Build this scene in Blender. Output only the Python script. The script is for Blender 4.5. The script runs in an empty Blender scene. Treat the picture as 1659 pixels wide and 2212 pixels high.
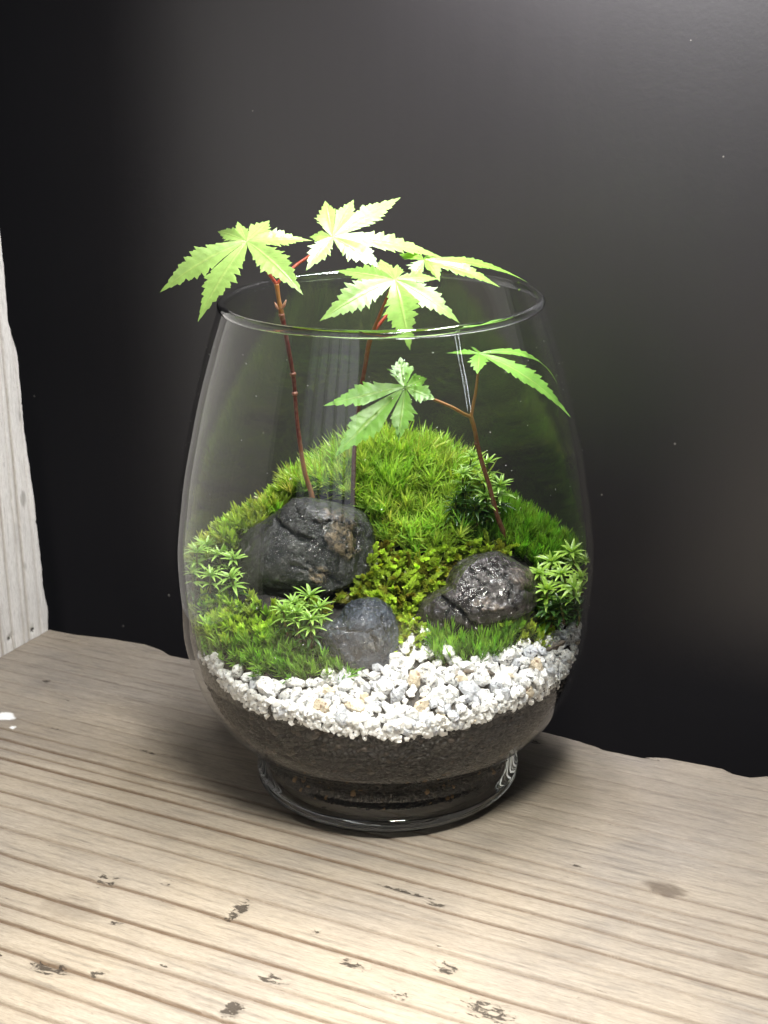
import bpy, bmesh, math, random
import numpy as np
from mathutils import Vector, Matrix, Euler
from mathutils.kdtree import KDTree

rng = np.random.default_rng(7)
random.seed(7)
S = bpy.context.scene
C = S.collection

# ------------------------------------------------------------------ camera
PITCH, ROLL = math.radians(18.813), math.radians(.818)
CAM = np.array([0, -.52027, .28229])
FPX, PW, PH = 3323., 1659., 2212.
FW = np.array([0, math.cos(PITCH), -math.sin(PITCH)])
_r, _u = np.array([1., 0, 0]), np.array([0, math.sin(PITCH), math.cos(PITCH)])
RT = math.cos(ROLL) * _r - math.sin(ROLL) * _u
UP = math.cos(ROLL) * _u + math.sin(ROLL) * _r
cd = bpy.data.cameras.new('camera')
cam = bpy.data.objects.new('camera', cd)
C.objects.link(cam)
m = Matrix.Identity(4)
for i in range(3):
    m[i][0], m[i][1], m[i][2], m[i][3] = RT[i], UP[i], -FW[i], CAM[i]
cam.matrix_world = m
cd.sensor_fit = 'HORIZONTAL'
cd.sensor_width = 36
cd.lens = 36 * FPX / PW
cd.clip_start, cd.clip_end = .02, 50
cd.dof.use_dof = True
cd.dof.focus_distance = .53
cd.dof.aperture_fstop = 45
S.camera = cam

# ------------------------------------------------------------------ world, lamps, exposure
w = bpy.data.worlds.new('World')
S.world = w
w.use_nodes = True
w.node_tree.nodes['Background'].inputs[0].default_value = (.80, .88, 1, 1)
w.node_tree.nodes['Background'].inputs[1].default_value = .03
S.view_settings.view_transform = 'Standard'
S.view_settings.look = 'None'
S.view_settings.exposure = 0
S.view_settings.gamma = 1


def area(name, loc, target, sx, sy, power, col, roll=0., spread=180):
    l = bpy.data.lights.new(name, 'AREA')
    l.shape = 'RECTANGLE'
    l.size, l.size_y, l.energy, l.color = sx, sy, power, col
    l.spread = math.radians(spread)
    o = bpy.data.objects.new(name, l)
    C.objects.link(o)
    d = Vector(target) - Vector(loc)
    o.location = loc
    q = d.to_track_quat('-Z', 'Y')
    o.rotation_euler = (q.to_matrix().to_4x4() @ Matrix.Rotation(roll, 4, 'Z')).to_euler()
    return o


# two parallel rows of an LED lamp hanging over the jar
for k in (-1, 1):
    area('led_row_lamp', (.052 + .022 * k, .024 + .012 * k, .364), (.024 + .022 * k, .006 + .012 * k, .05), .016, .26, 1.32,
         (1, .975, .995), roll=math.radians(62))
# a lamp in front, over the near part of the board
area('desk_lamp', (.035, -.28, .43), (-.04, -.200, 0), .10, .06, 1.40, (1, .955, .87), spread=66)
# added fill spot, no lamp of the place, brightening the corner of the boards
l = bpy.data.lights.new('corner_fill_spot', 'SPOT')
l.energy, l.spot_size, l.spot_blend, l.shadow_soft_size, l.color = 6.5, math.radians(30), 1., .02, (1, .97, .93)
o = bpy.data.objects.new('corner_fill_spot', l)
C.objects.link(o)
o.location = (-.09, -.36, .46)
o.rotation_euler = (Vector((-.185, .08, .02)) - Vector(o.location)).to_track_quat('-Z', 'Y').to_euler()
# the window far behind to the left of the camera
for q, y_, wd_, L_ in ((-1.92, -1.85, .24, 1.8), (-1.74, -2.12, .27, 2.6), (-1.50, -2.36, .29, 3.6), (-1.22, -2.56, .30, 4.2), (-.92, -2.72, .30, 4.2)):   # bays between the curtains
    area('window_light', (q, y_, .98), (.15, .05, .2), wd_, 1.45, L_ * .24 * math.pi * wd_ * 1.45, (.90, .91, 1))
# a slim upright LED strip to the right, its diodes one above the other
for k in range(16):
    area('led_diode_lamp', (.52, -.40, .29 + .0107 * k), (0, 0, .13 + .003 * k), .0055, .0088, .0040, (.88, .94, 1))

S.cycles.use_denoising = True
S.cycles.max_bounces = 14
S.cycles.transparent_max_bounces = 40
S.cycles.transmission_bounces = 12
S.cycles.diffuse_bounces = 4
S.cycles.glossy_bounces = 5
S.cycles.sample_clamp_indirect = 6


# ------------------------------------------------------------------ helpers
def ray(x, y):
    return FW + RT * (x - PW / 2) / FPX + UP * (PH / 2 - y) / FPX


def at(x, y, Y):
    d = ray(x, y)
    return CAM + d * ((Y - CAM[1]) / d[1])


def on_table(x, y, z=0.):
    d = ray(x, y)
    return CAM + d * ((z - CAM[2]) / d[2])


def project(P):
    d = np.asarray(P) - CAM
    z = d @ FW
    return PW / 2 + FPX * (d @ RT) / z, PH / 2 - FPX * (d @ UP) / z


PXM = .1685e-3


def pchip(xk, yk):
    xk, yk = np.array(xk, float), np.array(yk, float)
    h = np.diff(xk)
    d = np.diff(yk) / h
    mm = np.zeros_like(yk)
    for i in range(1, len(xk) - 1):
        if d[i - 1] * d[i] > 0:
            w1, w2 = 2 * h[i] + h[i - 1], h[i] + 2 * h[i - 1]
            mm[i] = (w1 + w2) / (w1 / d[i - 1] + w2 / d[i])
    mm[0], mm[-1] = d[0], d[-1]

    def g(x):
        x = np.clip(x, xk[0], xk[-1])
        i = np.clip(np.searchsorted(xk, x) - 1, 0, len(xk) - 2)
        t = (x - xk[i]) / h[i]
        return (1 + 2 * t) * (1 - t) ** 2 * yk[i] + t * (1 - t) ** 2 * h[i] * mm[i] + t * t * (3 - 2 * t) * yk[i + 1] + t * t * (t - 1) * h[i] * mm[i + 1]
    return g


_lat = rng.random((64, 64, 64)).astype(np.float32)


def vnoise(p):
    p = np.asarray(p, float)
    i = np.floor(p).astype(int)
    f = p - i
    f = f * f * (3 - 2 * f)
    i0, i1 = i % 64, (i + 1) % 64
    x0, y0, z0, x1, y1, z1 = i0[..., 0], i0[..., 1], i0[..., 2], i1[..., 0], i1[..., 1], i1[..., 2]
    fx, fy, fz = f[..., 0], f[..., 1], f[..., 2]
    a = _lat[x0, y0, z0] * (1 - fx) + _lat[x1, y0, z0] * fx
    b = _lat[x0, y1, z0] * (1 - fx) + _lat[x1, y1, z0] * fx
    c = _lat[x0, y0, z1] * (1 - fx) + _lat[x1, y0, z1] * fx
    d = _lat[x0, y1, z1] * (1 - fx) + _lat[x1, y1, z1] * fx
    return (a * (1 - fy) + b * fy) * (1 - fz) + (c * (1 - fy) + d * fy) * fz


def fbm(p, o=4):
    p = np.asarray(p, float)
    s, a, t = 0, .5, 0
    for k in range(o):
        s = s + a * vnoise(p * 2 ** k + 7.3 * k)
        t += a
        a *= .5
    return s / t


def fbm2(x, y, o=4, z=.5):
    return fbm(np.stack([x, y, np.full_like(x, z)], -1), o)


def in_poly(x, y, poly):
    x, y = np.asarray(x), np.asarray(y)
    r = np.zeros(x.shape, bool)
    n = len(poly)
    for i in range(n):
        x1, y1 = poly[i]
        x2, y2 = poly[(i + 1) % n]
        c = ((y1 > y) != (y2 > y)) & (x < (x2 - x1) * (y - y1) / (y2 - y1 + 1e-12) + x1)
        r ^= c
    return r


def link(name, me, mat=None, parent=None):
    o = bpy.data.objects.new(name, me)
    C.objects.link(o)
    if mat is not None and not me.materials:
        me.materials.append(mat)
    if parent is not None:
        o.parent = parent
    return o


def tag(o, label=None, cat=None, group=None, kind=None):
    if label: o['label'] = label
    if cat: o['category'] = cat
    if group: o['group'] = group
    if kind: o['kind'] = kind
    return o


def empty(name, loc=(0, 0, 0)):
    o = bpy.data.objects.new(name, None)
    o.empty_display_size = .01
    o.location = loc
    C.objects.link(o)
    return o


def mesh_np(name, V, F, smooth=True, col=None, uv=None):
    """V (n,3), F (m,4) or (m,3) int array; col per vertex rgb; uv per vertex."""
    V = np.ascontiguousarray(V, np.float32)
    F = np.ascontiguousarray(F, np.int32)
    k = F.shape[1]
    me = bpy.data.meshes.new(name)
    me.vertices.add(len(V))
    me.vertices.foreach_set('co', V.ravel())
    me.loops.add(F.size)
    me.loops.foreach_set('vertex_index', F.ravel())
    me.polygons.add(len(F))
    me.polygons.foreach_set('loop_start', np.arange(0, F.size, k, dtype=np.int32))
    me.polygons.foreach_set('loop_total', np.full(len(F), k, np.int32))
    me.update(calc_edges=True)
    if smooth:
        me.polygons.foreach_set('use_smooth', np.ones(len(F), bool))
    if col is not None:
        a = me.color_attributes.new('Col', 'FLOAT_COLOR', 'POINT')
        cc = np.ones((len(V), 4), np.float32)
        cc[:, :col.shape[1]] = col
        a.data.foreach_set('color', cc.ravel())
    if uv is not None:
        l = me.uv_layers.new(name='UVMap')
        l.data.foreach_set('uv', np.ascontiguousarray(uv[F.ravel()], np.float32).ravel())
    me.validate()
    return me


def grid_faces(nr, nc, wrap=False):
    r = np.arange(nr - 1)[:, None]
    c = np.arange(nc if wrap else nc - 1)[None, :]
    c2 = (c + 1) % nc
    return np.stack([r * nc + c, r * nc + c2, (r + 1) * nc + c2, (r + 1) * nc + c], -1).reshape(-1, 4)


def tube(pts, rad, seg=8, sub=6):
    """smooth tube through points, returns V,F,t (catmull-rom)"""
    P = np.array(pts, float)
    R = np.array(rad, float)
    n = len(P)
    Q, RR = [], []
    for i in range(n - 1):
        p0, p1, p2, p3 = P[max(i - 1, 0)], P[i], P[i + 1], P[min(i + 2, n - 1)]
        for k in range(sub):
            t = k / sub
            Q.append(.5 * (2 * p1 + (p2 - p0) * t + (2 * p0 - 5 * p1 + 4 * p2 - p3) * t * t + (3 * p1 - p0 - 3 * p2 + p3) * t ** 3))
            RR.append(R[i] * (1 - t) + R[i + 1] * t)
    Q.append(P[-1]); RR.append(R[-1])
    Q, RR = np.array(Q), np.array(RR)
    T = np.gradient(Q, axis=0)
    T /= np.linalg.norm(T, axis=1)[:, None] + 1e-12
    ref = np.array([.31, .86, .4])
    A = np.cross(T, ref); A /= np.linalg.norm(A, axis=1)[:, None]
    B = np.cross(T, A)
    th = np.linspace(0, 2 * np.pi, seg, endpoint=False)
    V = Q[:, None] + RR[:, None, None] * (np.cos(th)[None, :, None] * A[:, None] + np.sin(th)[None, :, None] * B[:, None])
    V = V.reshape(-1, 3)
    F = grid_faces(len(Q), seg, True)
    # close ends with tiny caps
    n0 = len(V)
    V = np.vstack([V, Q[:1], Q[-1:]])
    i = np.arange(seg); j = (i + 1) % seg
    b = (len(Q) - 1) * seg
    cap = np.vstack([np.stack([np.full(seg, n0), j, i, np.full(seg, n0)], 1)[:, :4], np.stack([np.full(seg, n0 + 1), b + i, b + j, np.full(seg, n0 + 1)], 1)])
    t = np.concatenate([np.repeat(np.linspace(0, 1, len(Q)), seg), [0, 1]])
    return V, F, cap[:, :3], t


def tube_mesh(name, pts, rad, seg=8, sub=6, colf=None):
    V, F, cap, t = tube(pts, rad, seg, sub)
    me = bpy.data.meshes.new(name)
    me.from_pydata(V.tolist(), [], F.tolist() + cap.tolist())
    me.polygons.foreach_set('use_smooth', np.ones(len(me.polygons), bool))
    if colf is not None:
        a = me.color_attributes.new('Col', 'FLOAT_COLOR', 'POINT')
        cc = np.ones((len(V), 4), np.float32)
        cc[:, :3] = colf(t, V)
        a.data.foreach_set('color', cc.ravel())
    return me


# ---- materials
def new_mat(name):
    mt = bpy.data.materials.new(name)
    mt.use_nodes = True
    nt = mt.node_tree
    for n in list(nt.nodes):
        nt.nodes.remove(n)
    out = nt.nodes.new('ShaderNodeOutputMaterial')
    return mt, nt, out


def N(nt, typ, ins=None, **kw):
    n = nt.nodes.new(typ)
    for k, v in kw.items():
        setattr(n, k, v)
    if ins:
        for k, v in ins.items():
            s = n.inputs[k]
            if isinstance(v, bpy.types.NodeSocket):
                nt.links.new(v, s)
            else:
                s.default_value = v
    return n


def math_n(nt, op, a, b=0., clamp=False):
    n = N(nt, 'ShaderNodeMath', {0: a, 1: b}, operation=op)
    n.use_clamp = clamp
    return n.outputs[0]


def mixc(nt, f, a, b, mode='MIX'):
    n = nt.nodes.new('ShaderNodeMix')
    n.data_type = 'RGBA'
    n.blend_type = mode
    for s, v in ((n.inputs[0], f), (n.inputs[6], a), (n.inputs[7], b)):
        if isinstance(v, bpy.types.NodeSocket):
            nt.links.new(v, s)
        else:
            s.default_value = v
    return n.outputs[2]


def ramp(nt, fac, stops):
    n = nt.nodes.new('ShaderNodeValToRGB')
    nt.links.new(fac, n.inputs[0])
    e = n.color_ramp.elements
    while len(e) < len(stops):
        e.new(.5)
    for k, (p, c) in enumerate(stops):
        e[k].position = p
        e[k].color = (*c, 1) if len(c) == 3 else c
    return n.outputs[0]


def noise_n(nt, scale, detail=4, rough=.55, vec=None, dist=0.):
    n = N(nt, 'ShaderNodeTexNoise', {'Scale': scale, 'Detail': detail, 'Roughness': rough, 'Distortion': dist})
    if vec is not None:
        nt.links.new(vec, n.inputs['Vector'])
    return n.outputs[0]


def attr(nt, name='Col'):
    return N(nt, 'ShaderNodeAttribute', attribute_name=name)


def objco(nt):
    return N(nt, 'ShaderNodeTexCoord').outputs['Object']


def leafy_mat(name, rough=.42, trans=.35, spec=.5, vary=.25, tboost=1.3, bump=0.):
    """plant tissue: colour attribute, part of the light passes through"""
    mt, nt, out = new_mat(name)
    a = attr(nt).outputs['Color']
    nz = noise_n(nt, 900, 2, vec=objco(nt))
    f = N(nt, 'ShaderNodeMapRange', {0: nz, 1: .3, 2: .7, 3: 1 - vary, 4: 1 + vary}).outputs[0]
    col = N(nt, 'ShaderNodeVectorMath', {0: a, 3: f}, operation='SCALE').outputs[0]
    p = N(nt, 'ShaderNodeBsdfPrincipled', {'Base Color': col, 'Roughness': rough, 'Specular IOR Level': spec})
    tcol = N(nt, 'ShaderNodeVectorMath', {0: col, 1: (1.25 * tboost, 1.15 * tboost, .6 * tboost)}, operation='MULTIPLY').outputs[0]
    t = N(nt, 'ShaderNodeBsdfTranslucent', {'Color': tcol})
    mx = N(nt, 'ShaderNodeMixShader', {0: trans, 1: p.outputs[0], 2: t.outputs[0]})
    nt.links.new(mx.outputs[0], out.inputs[0])
    return mt


# ------------------------------------------------------------------ jar profile and ground inside it
ZK = [0, .006, .012, .016, .022, .03, .045, .065, .09, .115, .14, .165, .18146]
RK = [.0456, .0490, .0484, .0474, .0524, .0608, .0692, .0737, .0749, .0722, .0672, .0606, .0552]
r_out = pchip(ZK, RK)
TH = .0022


def r_in(z):
    return r_out(z) - TH


def on_glass(x, y):
    d = ray(x, y)
    t = np.linspace(.40, .62, 1500)
    P = CAM + t[:, None] * d
    ins = np.hypot(P[:, 0], P[:, 1]) < r_in(P[:, 2])
    return P[np.argmax(ins)]


edge_px = [(440, 1425), (500, 1500), (560, 1535), (650, 1562), (740, 1582), (850, 1594), (950, 1580), (1050, 1550), (1140, 1512), (1200, 1478)]
EDGE = np.array([on_glass(*p) for p in edge_px])
ctrl = [tuple(p) for p in EDGE]
for a, rr, z in [(-8, .071, .062), (18, .072, .075), (45, .072, .080), (90, .071, .086), (135, .072, .080), (165, .072, .072), (185, .072, .066), (-155, .071, .058)]:
    a = math.radians(a)
    ctrl.append((rr * math.cos(a), rr * math.sin(a), z))
for x, y, Y in [(570, 1468, -.050), (700, 1480, -.050), (770, 1425, -.043), (850, 1400, -.040), (1000, 1442, -.048), (1150, 1405, -.036),
                (870, 1000, .026), (760, 1015, .024), (690, 1065, .022), (960, 1040, .022), (1000, 1110, .014), (880, 1100, .012), (880, 1215, -.004), (880, 1310, -.020), (870, 1385, -.034),
                (1180, 1160, .016), (1240, 1215, .004), (1090, 1165, .006), (600, 1110, .016), (510, 1160, .012), (440, 1215, .0),
                (430, 1360, -.022), (500, 1415, -.038), (600, 1450, -.046), (640, 1345, -.030), (1200, 1350, -.014), (1060, 1380, -.034)]:
    ctrl.append(tuple(at(x, y, Y)))
CP = np.array(ctrl)


def _tps(d):
    return np.where(d > 1e-9, d * d * np.log(d + 1e-12), 0)


_n = len(CP)
_K = _tps(np.hypot(CP[:, None, 0] - CP[None, :, 0], CP[:, None, 1] - CP[None, :, 1])) + 2e-5 * np.eye(_n)
_Pm = np.hstack([np.ones((_n, 1)), CP[:, :2]])
_A = np.block([[_K, _Pm], [_Pm.T, np.zeros((3, 3))]])
_cf = np.linalg.solve(_A, np.concatenate([CP[:, 2], np.zeros(3)]))


def hgt(x, y):
    x, y = np.asarray(x, float), np.asarray(y, float)
    d = np.hypot(x[..., None] - CP[:, 0], y[..., None] - CP[:, 1])
    return _tps(d) @ _cf[:_n] + _cf[_n] + _cf[_n + 1] * x + _cf[_n + 2] * y


def hnorm(x, y):
    e = .001
    gx = (hgt(x + e, y) - hgt(x - e, y)) / (2 * e)
    gy = (hgt(x, y + e) - hgt(x, y - e)) / (2 * e)
    n = np.stack([-gx, -gy, np.ones_like(gx)], -1)
    return n / np.linalg.norm(n, axis=-1)[..., None]


# ------------------------------------------------------------------ boards and wall
EDIR = np.array([.88794, -.45995])
NDIR = np.array([-.45995, -.88794])


def uv_of(x, y):
    p = on_table(x, y)[:2]
    return p @ EDIR, p @ NDIR


def wood_mat(name, base, line, pale, grey, sheen=.3):
    """weathered softwood: Col.r = dark latewood line, Col.g = stain and wide dark patches, Col.b = pit or crack; alpha = white paint"""
    mt, nt, out = new_mat(name)
    a = attr(nt)
    sep = N(nt, 'ShaderNodeSeparateColor', {0: a.outputs['Color']})
    co = objco(nt)
    st = N(nt, 'ShaderNodeMapping', {'Vector': co, 'Scale': (1, 14, 14)}).outputs[0]
    n1 = noise_n(nt, 45, 5, .6, st)
    n2 = noise_n(nt, 14, 4, .6, co, .4)
    n3 = noise_n(nt, 190, 4, .65, st)
    sp = N(nt, 'ShaderNodeMapping', {'Vector': co, 'Scale': (1, 2.6, 2.6)}).outputs[0]
    n4 = noise_n(nt, 260, 3, .6, sp)
    n5 = noise_n(nt, 32, 3, .5, co)
    c = mixc(nt, ramp(nt, n2, [(.36, (0, 0, 0)), (.66, (1, 1, 1))]), base, grey)
    c = mixc(nt, ramp(nt, n1, [(.42, (0, 0, 0)), (.75, (.5, .5, .5))]), c, pale)
    c = mixc(nt, ramp(nt, n1, [(.30, (.55, .55, .55)), (.44, (0, 0, 0))]), c, tuple(q * .55 for q in grey[:3]) + (1,))
    c = mixc(nt, ramp(nt, n3, [(.28, (.26, .26, .26)), (.50, (0, 0, 0))]), c, line)
    c = mixc(nt, math_n(nt, 'MULTIPLY', sep.outputs[0], .86), c, line)
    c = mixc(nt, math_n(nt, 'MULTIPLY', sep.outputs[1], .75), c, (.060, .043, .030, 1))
    fl = math_n(nt, 'MULTIPLY', ramp(nt, n4, [(.24, (1, 1, 1)), (.31, (0, 0, 0))]), ramp(nt, n5, [(.45, (0, 0, 0)), (.6, (1, 1, 1))]))
    c = mixc(nt, math_n(nt, 'MULTIPLY', fl, .65), c, (.06, .045, .035, 1))
    pn = noise_n(nt, 260, 5, .7, N(nt, 'ShaderNodeMapping', {'Vector': co, 'Scale': (1, 2.0, 2.0)}).outputs[0], .3)
    pitm = N(nt, 'ShaderNodeMapRange', {0: math_n(nt, 'ADD', math_n(nt, 'MULTIPLY', sep.outputs[2], .7), math_n(nt, 'MULTIPLY', pn, 2.6)), 1: 1.82, 2: 1.98, 3: 0., 4: 1.}).outputs[0]
    pitm = math_n(nt, 'MULTIPLY', pitm, N(nt, 'ShaderNodeMapRange', {0: sep.outputs[2], 1: .02, 2: .12, 3: 0., 4: 1.}).outputs[0])
    hs_ = N(nt, 'ShaderNodeMapping', {'Vector': co, 'Scale': (1, 34, 34)}).outputs[0]
    hn = noise_n(nt, 46, 3, .55, hs_, .15)
    hair = math_n(nt, 'MULTIPLY', ramp(nt, hn, [(.27, (1, 1, 1)), (.31, (0, 0, 0))]), ramp(nt, noise_n(nt, 22, 3, .5, co), [(.44, (0, 0, 0)), (.58, (1, 1, 1))]))
    fib = noise_n(nt, 330, 4, .7, N(nt, 'ShaderNodeMapping', {'Vector': co, 'Scale': (1, 9, 9)}).outputs[0])
    c = mixc(nt, 1., c, ramp(nt, fib, [(.25, (.72, .70, .68)), (.5, (1, 1, 1)), (.78, (1.22, 1.22, 1.22))]), 'MULTIPLY')
    c = mixc(nt, math_n(nt, 'MULTIPLY', hair, .7), c, (.05, .036, .026, 1))
    c = mixc(nt, math_n(nt, 'MULTIPLY', pitm, .93), c, (.030, .023, .017, 1))
    c = mixc(nt, math_n(nt, 'SUBTRACT', 1., a.outputs['Alpha']), c, (.62, .63, .63, 1))
    h = math_n(nt, 'ADD', math_n(nt, 'MULTIPLY', n3, .5), math_n(nt, 'MULTIPLY', n4, .5))
    h = math_n(nt, 'SUBTRACT', h, math_n(nt, 'ADD', math_n(nt, 'MULTIPLY', fl, .6), math_n(nt, 'ADD', math_n(nt, 'MULTIPLY', pitm, .9), math_n(nt, 'MULTIPLY', hair, .6))))
    h = math_n(nt, 'ADD', h, math_n(nt, 'MULTIPLY', fib, .4))
    b = N(nt, 'ShaderNodeBump', {'Height': h, 'Strength': .65, 'Distance': .0007})
    rg = N(nt, 'ShaderNodeMapRange', {0: n1, 1: .3, 2: .7, 3: .5, 4: .72}).outputs[0]
    p = N(nt, 'ShaderNodeBsdfPrincipled', {'Base Color': c, 'Roughness': rg, 'Specular IOR Level': sheen, 'Normal': b.outputs[0]})
    nt.links.new(p.outputs[0], out.inputs[0])
    return mt


grooves = [(-.0495, .3), (-.040, .25), (-.031, .35), (-.0215, .3), (-.012, .3), (-.0033, .45), (.0059, .35), (.0144, .3), (.0232, .25), (.0323, .75), (.04, .9), (.0463, .6), (.0524, .95), (.0622, .9), (.0735, .8), (.0819, .55),
           (.0939, .95), (.1079, .9), (.1229, .95), (.1324, .75), (.1401, 1.), (.1521, 1.), (.1628, .9), (.1736, 1.)]
for k in range(34):
    grooves.append((.186 + .0125 * k, .8))


def groove_field(u, v, seed):
    """height (<=0) and line strength of weathered annual rings"""
    vv = v + .0011 * (fbm2(u * 9 + seed, v * 22, 3) - .5) * 2 + .006 * np.sin(u * 7.5 + .6 + seed) * (fbm2(u * 2 + 3, v * 9 + seed, 2) - .5)
    z = np.zeros_like(u)
    ln = np.zeros_like(u)
    gs = sorted(grooves)
    for i, (g, s) in enumerate(gs):
        wob = .0006 * (vnoise(np.stack([u * 25 + i * 3.1, np.full_like(u, i * 1.7), np.full_like(u, seed)], -1)) - .5)
        sm = .45 + 1.05 * vnoise(np.stack([u * 11 + i * 9.1, np.full_like(u, i * 2.3), np.full_like(u, seed + 2)], -1))
        d = vv - g - wob
        wd = .00036 + .00036 * s
        ln = np.maximum(ln, s * sm * np.exp(-(d / wd) ** 2))
        ln = np.maximum(ln, .30 * s * np.exp(-np.clip(d, 0, 1) / .0014) * (d > 0))
        z -= s * .00050 * np.exp(-(d / (wd * 1.1)) ** 2)
        nxt = gs[i + 1][0] if i + 1 < len(gs) else g + .012
        t = np.clip((vv - g) / (nxt - g), 0, 1)
        m_ = (vv >= g) & (vv < nxt)
        z -= m_ * .00042 * s * (1 - t) ** 1.5
    z -= .00025 * (fbm2(u * 30 + seed, v * 170, 3))
    return z - .00005, np.clip(ln, 0, 1)


def board(name, u, edge_fn, v_end, nrow, thick, seed, marks, to_world, fine_to):
    """board with a wavy natural rear edge; the top, the rear edge and the underside"""
    e = edge_fn(u)
    q = np.linspace(0, 1, nrow)
    q = np.where(q < .86, q / .86 * fine_to, fine_to + (q - .86) / .14 * (1 - fine_to))
    Vv = e[None, :] + q[:, None] * (v_end - e[None, :])
    Uu = np.repeat(u[None, :], nrow, 0)
    z, ln = groove_field(Uu, Vv, seed)
    stain_and_tone = np.zeros_like(z); pit = np.zeros_like(z); paint = np.zeros_like(z)
    wn = fbm2(Uu * 260, Vv * 420, 3, seed + .5) - .5
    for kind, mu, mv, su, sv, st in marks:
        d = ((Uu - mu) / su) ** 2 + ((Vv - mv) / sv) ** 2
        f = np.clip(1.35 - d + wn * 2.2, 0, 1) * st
        if kind == 's': stain_and_tone = np.maximum(stain_and_tone, f)
        elif kind == 'p':
            pit = np.maximum(pit, np.clip(1.25 - d, 0, 1) * st); z -= np.clip(1.1 - d, 0, 1) * .0006 * st
        elif kind == 'w': paint = np.maximum(paint, np.clip(f * 3, 0, 1))
    zb = np.exp(-np.clip(Vv - e[None, :], 0, 1) / .0009)
    z = z - .0016 * zb ** 2
    rows = [np.stack([Uu, Vv, z], -1)]
    cols = [np.stack([ln, stain_and_tone, pit, 1 - paint], -1)]
    # rear edge going down, from the top edge
    for k, (dz, dv) in enumerate([(.0035, -.0008), (.008, .0002), (.014, .0012), (.020, .0016), (thick, .0030)]):
        vv = e + dv + .0012 * (fbm2(u * 120, u * 0 + k * .8 + seed, 3) - .5)
        rows.insert(0, np.stack([u, vv, np.full_like(u, -dz)], -1)[None])
        l2 = .25 + .3 * fbm2(u * 300, u * 0 + k, 2)
        cols.insert(0, np.stack([l2, l2 * 0, l2 * 0, l2 * 0 + 1], -1)[None])
    back = np.stack([u, np.full_like(u, v_end), np.full_like(u, -thick)], -1)[None]      # underside and far end close the board
    bc = np.stack([u * 0 + .2, u * 0, u * 0, u * 0 + 1], -1)[None]
    rows = [back] + rows + [back.copy()]; cols = [bc] + cols + [bc.copy()]
    P = np.concatenate(rows, 0); Cc = np.concatenate(cols, 0)
    nr, nc = P.shape[:2]
    V = to_world(P.reshape(-1, 3))
    F = grid_faces(nr, nc)
    un = None
    me = mesh_np(name, V, F, col=Cc.reshape(-1, 4))
    return me, un


edge_tab = np.array([(-.2073, -.0573), (-.1907, -.0579), (-.1738, -.0611), (-.1559, -.0626), (-.145, -.0602), (-.139, -.0574), (-.1297, -.0573), (-.10, -.060), (-.05, -.058), (0., -.061), (.041, -.0593), (.0551, -.0581), (.0659, -.0559), (.0802, -.0555), (.0913, -.0596), (.1058, -.0603), (.1126, -.0603), (.1172, -.0581), (.1237, -.058), (.1292, -.0618), (.16, -.059), (.22, -.062), (.34, -.058)])


def edge_table(u):
    return np.interp(u, edge_tab[:, 0], edge_tab[:, 1]) + .0011 * (fbm2(u * 150, u * 0 + 2.2, 4) - .5)


def tuv(P):
    return P * np.array([1., -1., 1.])


def mk(kind, x, y, su, sv, st):
    u_, v_ = uv_of(x, y)
    return (kind, u_, v_, su, sv, st)


marks = [mk('s', 1435, 1918, .0075, .0040, 1), mk('s', 1590, 2075, .006, .004, .35), mk('s', 1230, 2052, .012, .006, .22), mk('s', 150, 1960, .012, .006, .4), mk('s', 840, 1980, .03, .01, .15), mk('s', 200, 1605, .085, .016, .26), mk('s', 420, 1560, .05, .010, .2), mk('s', 1350, 1720, .05, .02, .16), mk('s', 610, 1490, .01, .006, .3),  # small brown stains; the wide faint patches just darken whole areas
         mk('p', 516, 1962, .0035, .0085, .9), mk('p', 590, 2112, .006, .003, .9), mk('p', 230, 1900, .0045, .006, .8), mk('p', 98, 2088, .009, .0035, 1), mk('p', 212, 2102, .003, .003, .8), mk('p', 500, 2180, .004, .006, .9),
         mk('p', 940, 1950, .004, .0016, .9), mk('p', 880, 1925, .012, .0011, .9), mk('p', 965, 2085, .006, .004, .8), mk('p', 760, 2080, .008, .003, .7), mk('p', 360, 1905, .003, .002, .8), mk('p', 250, 1990, .003, .0018, .8),
         mk('p', 90, 1565, .010, .0016, .55), mk('p', 120, 1505, .008, .0012, .45), mk('p', 318, 1622, .006, .0012, .9), mk('p', 1158, 1600, .004, .002, 1), mk('p', 1320, 1620, .008, .0009, .8), mk('p', 1380, 1632, .012, .0009, 1),
         mk('p', 100, 1470, .003, .002, .8), mk('p', 1050, 2180, .01, .006, .8), mk('p', 1250, 1870, .006, .0012, .6), mk('p', 1330, 1780, .005, .001, .7), mk('p', 680, 2010, .002, .002, .7), mk('p', 700, 1770, .003, .002, .6), mk('p', 870, 2150, .004, .003, .8),
         mk('w', 12, 1546, .0042, .0030, 1), mk('w', 28, 1570, .0012, .001, 1)]
for k in range(12):
    marks.append(('p', rng.uniform(-.16, .17), rng.uniform(.06, .19), rng.uniform(.0010, .0022), rng.uniform(.0004, .0008), rng.uniform(.4, .9)))
u_tab = np.concatenate([np.arange(-.2066, .178, .0011), np.linspace(.18, .34, 30)])
M_table = wood_mat('weathered_wood', (.250, .216, .168, 1), (.066, .038, .019, 1), (.315, .282, .232, 1), (.185, .166, .142, 1))
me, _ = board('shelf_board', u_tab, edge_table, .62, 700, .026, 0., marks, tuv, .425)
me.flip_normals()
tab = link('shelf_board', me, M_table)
tab.matrix_world = Matrix(((EDIR[0], -NDIR[0], 0, 0), (EDIR[1], -NDIR[1], 0, 0), (0, 0, 1, 0), (0, 0, 0, 1)))
tag(tab, 'weathered pale softwood board with raised grain under the glass jar', 'board')

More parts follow.
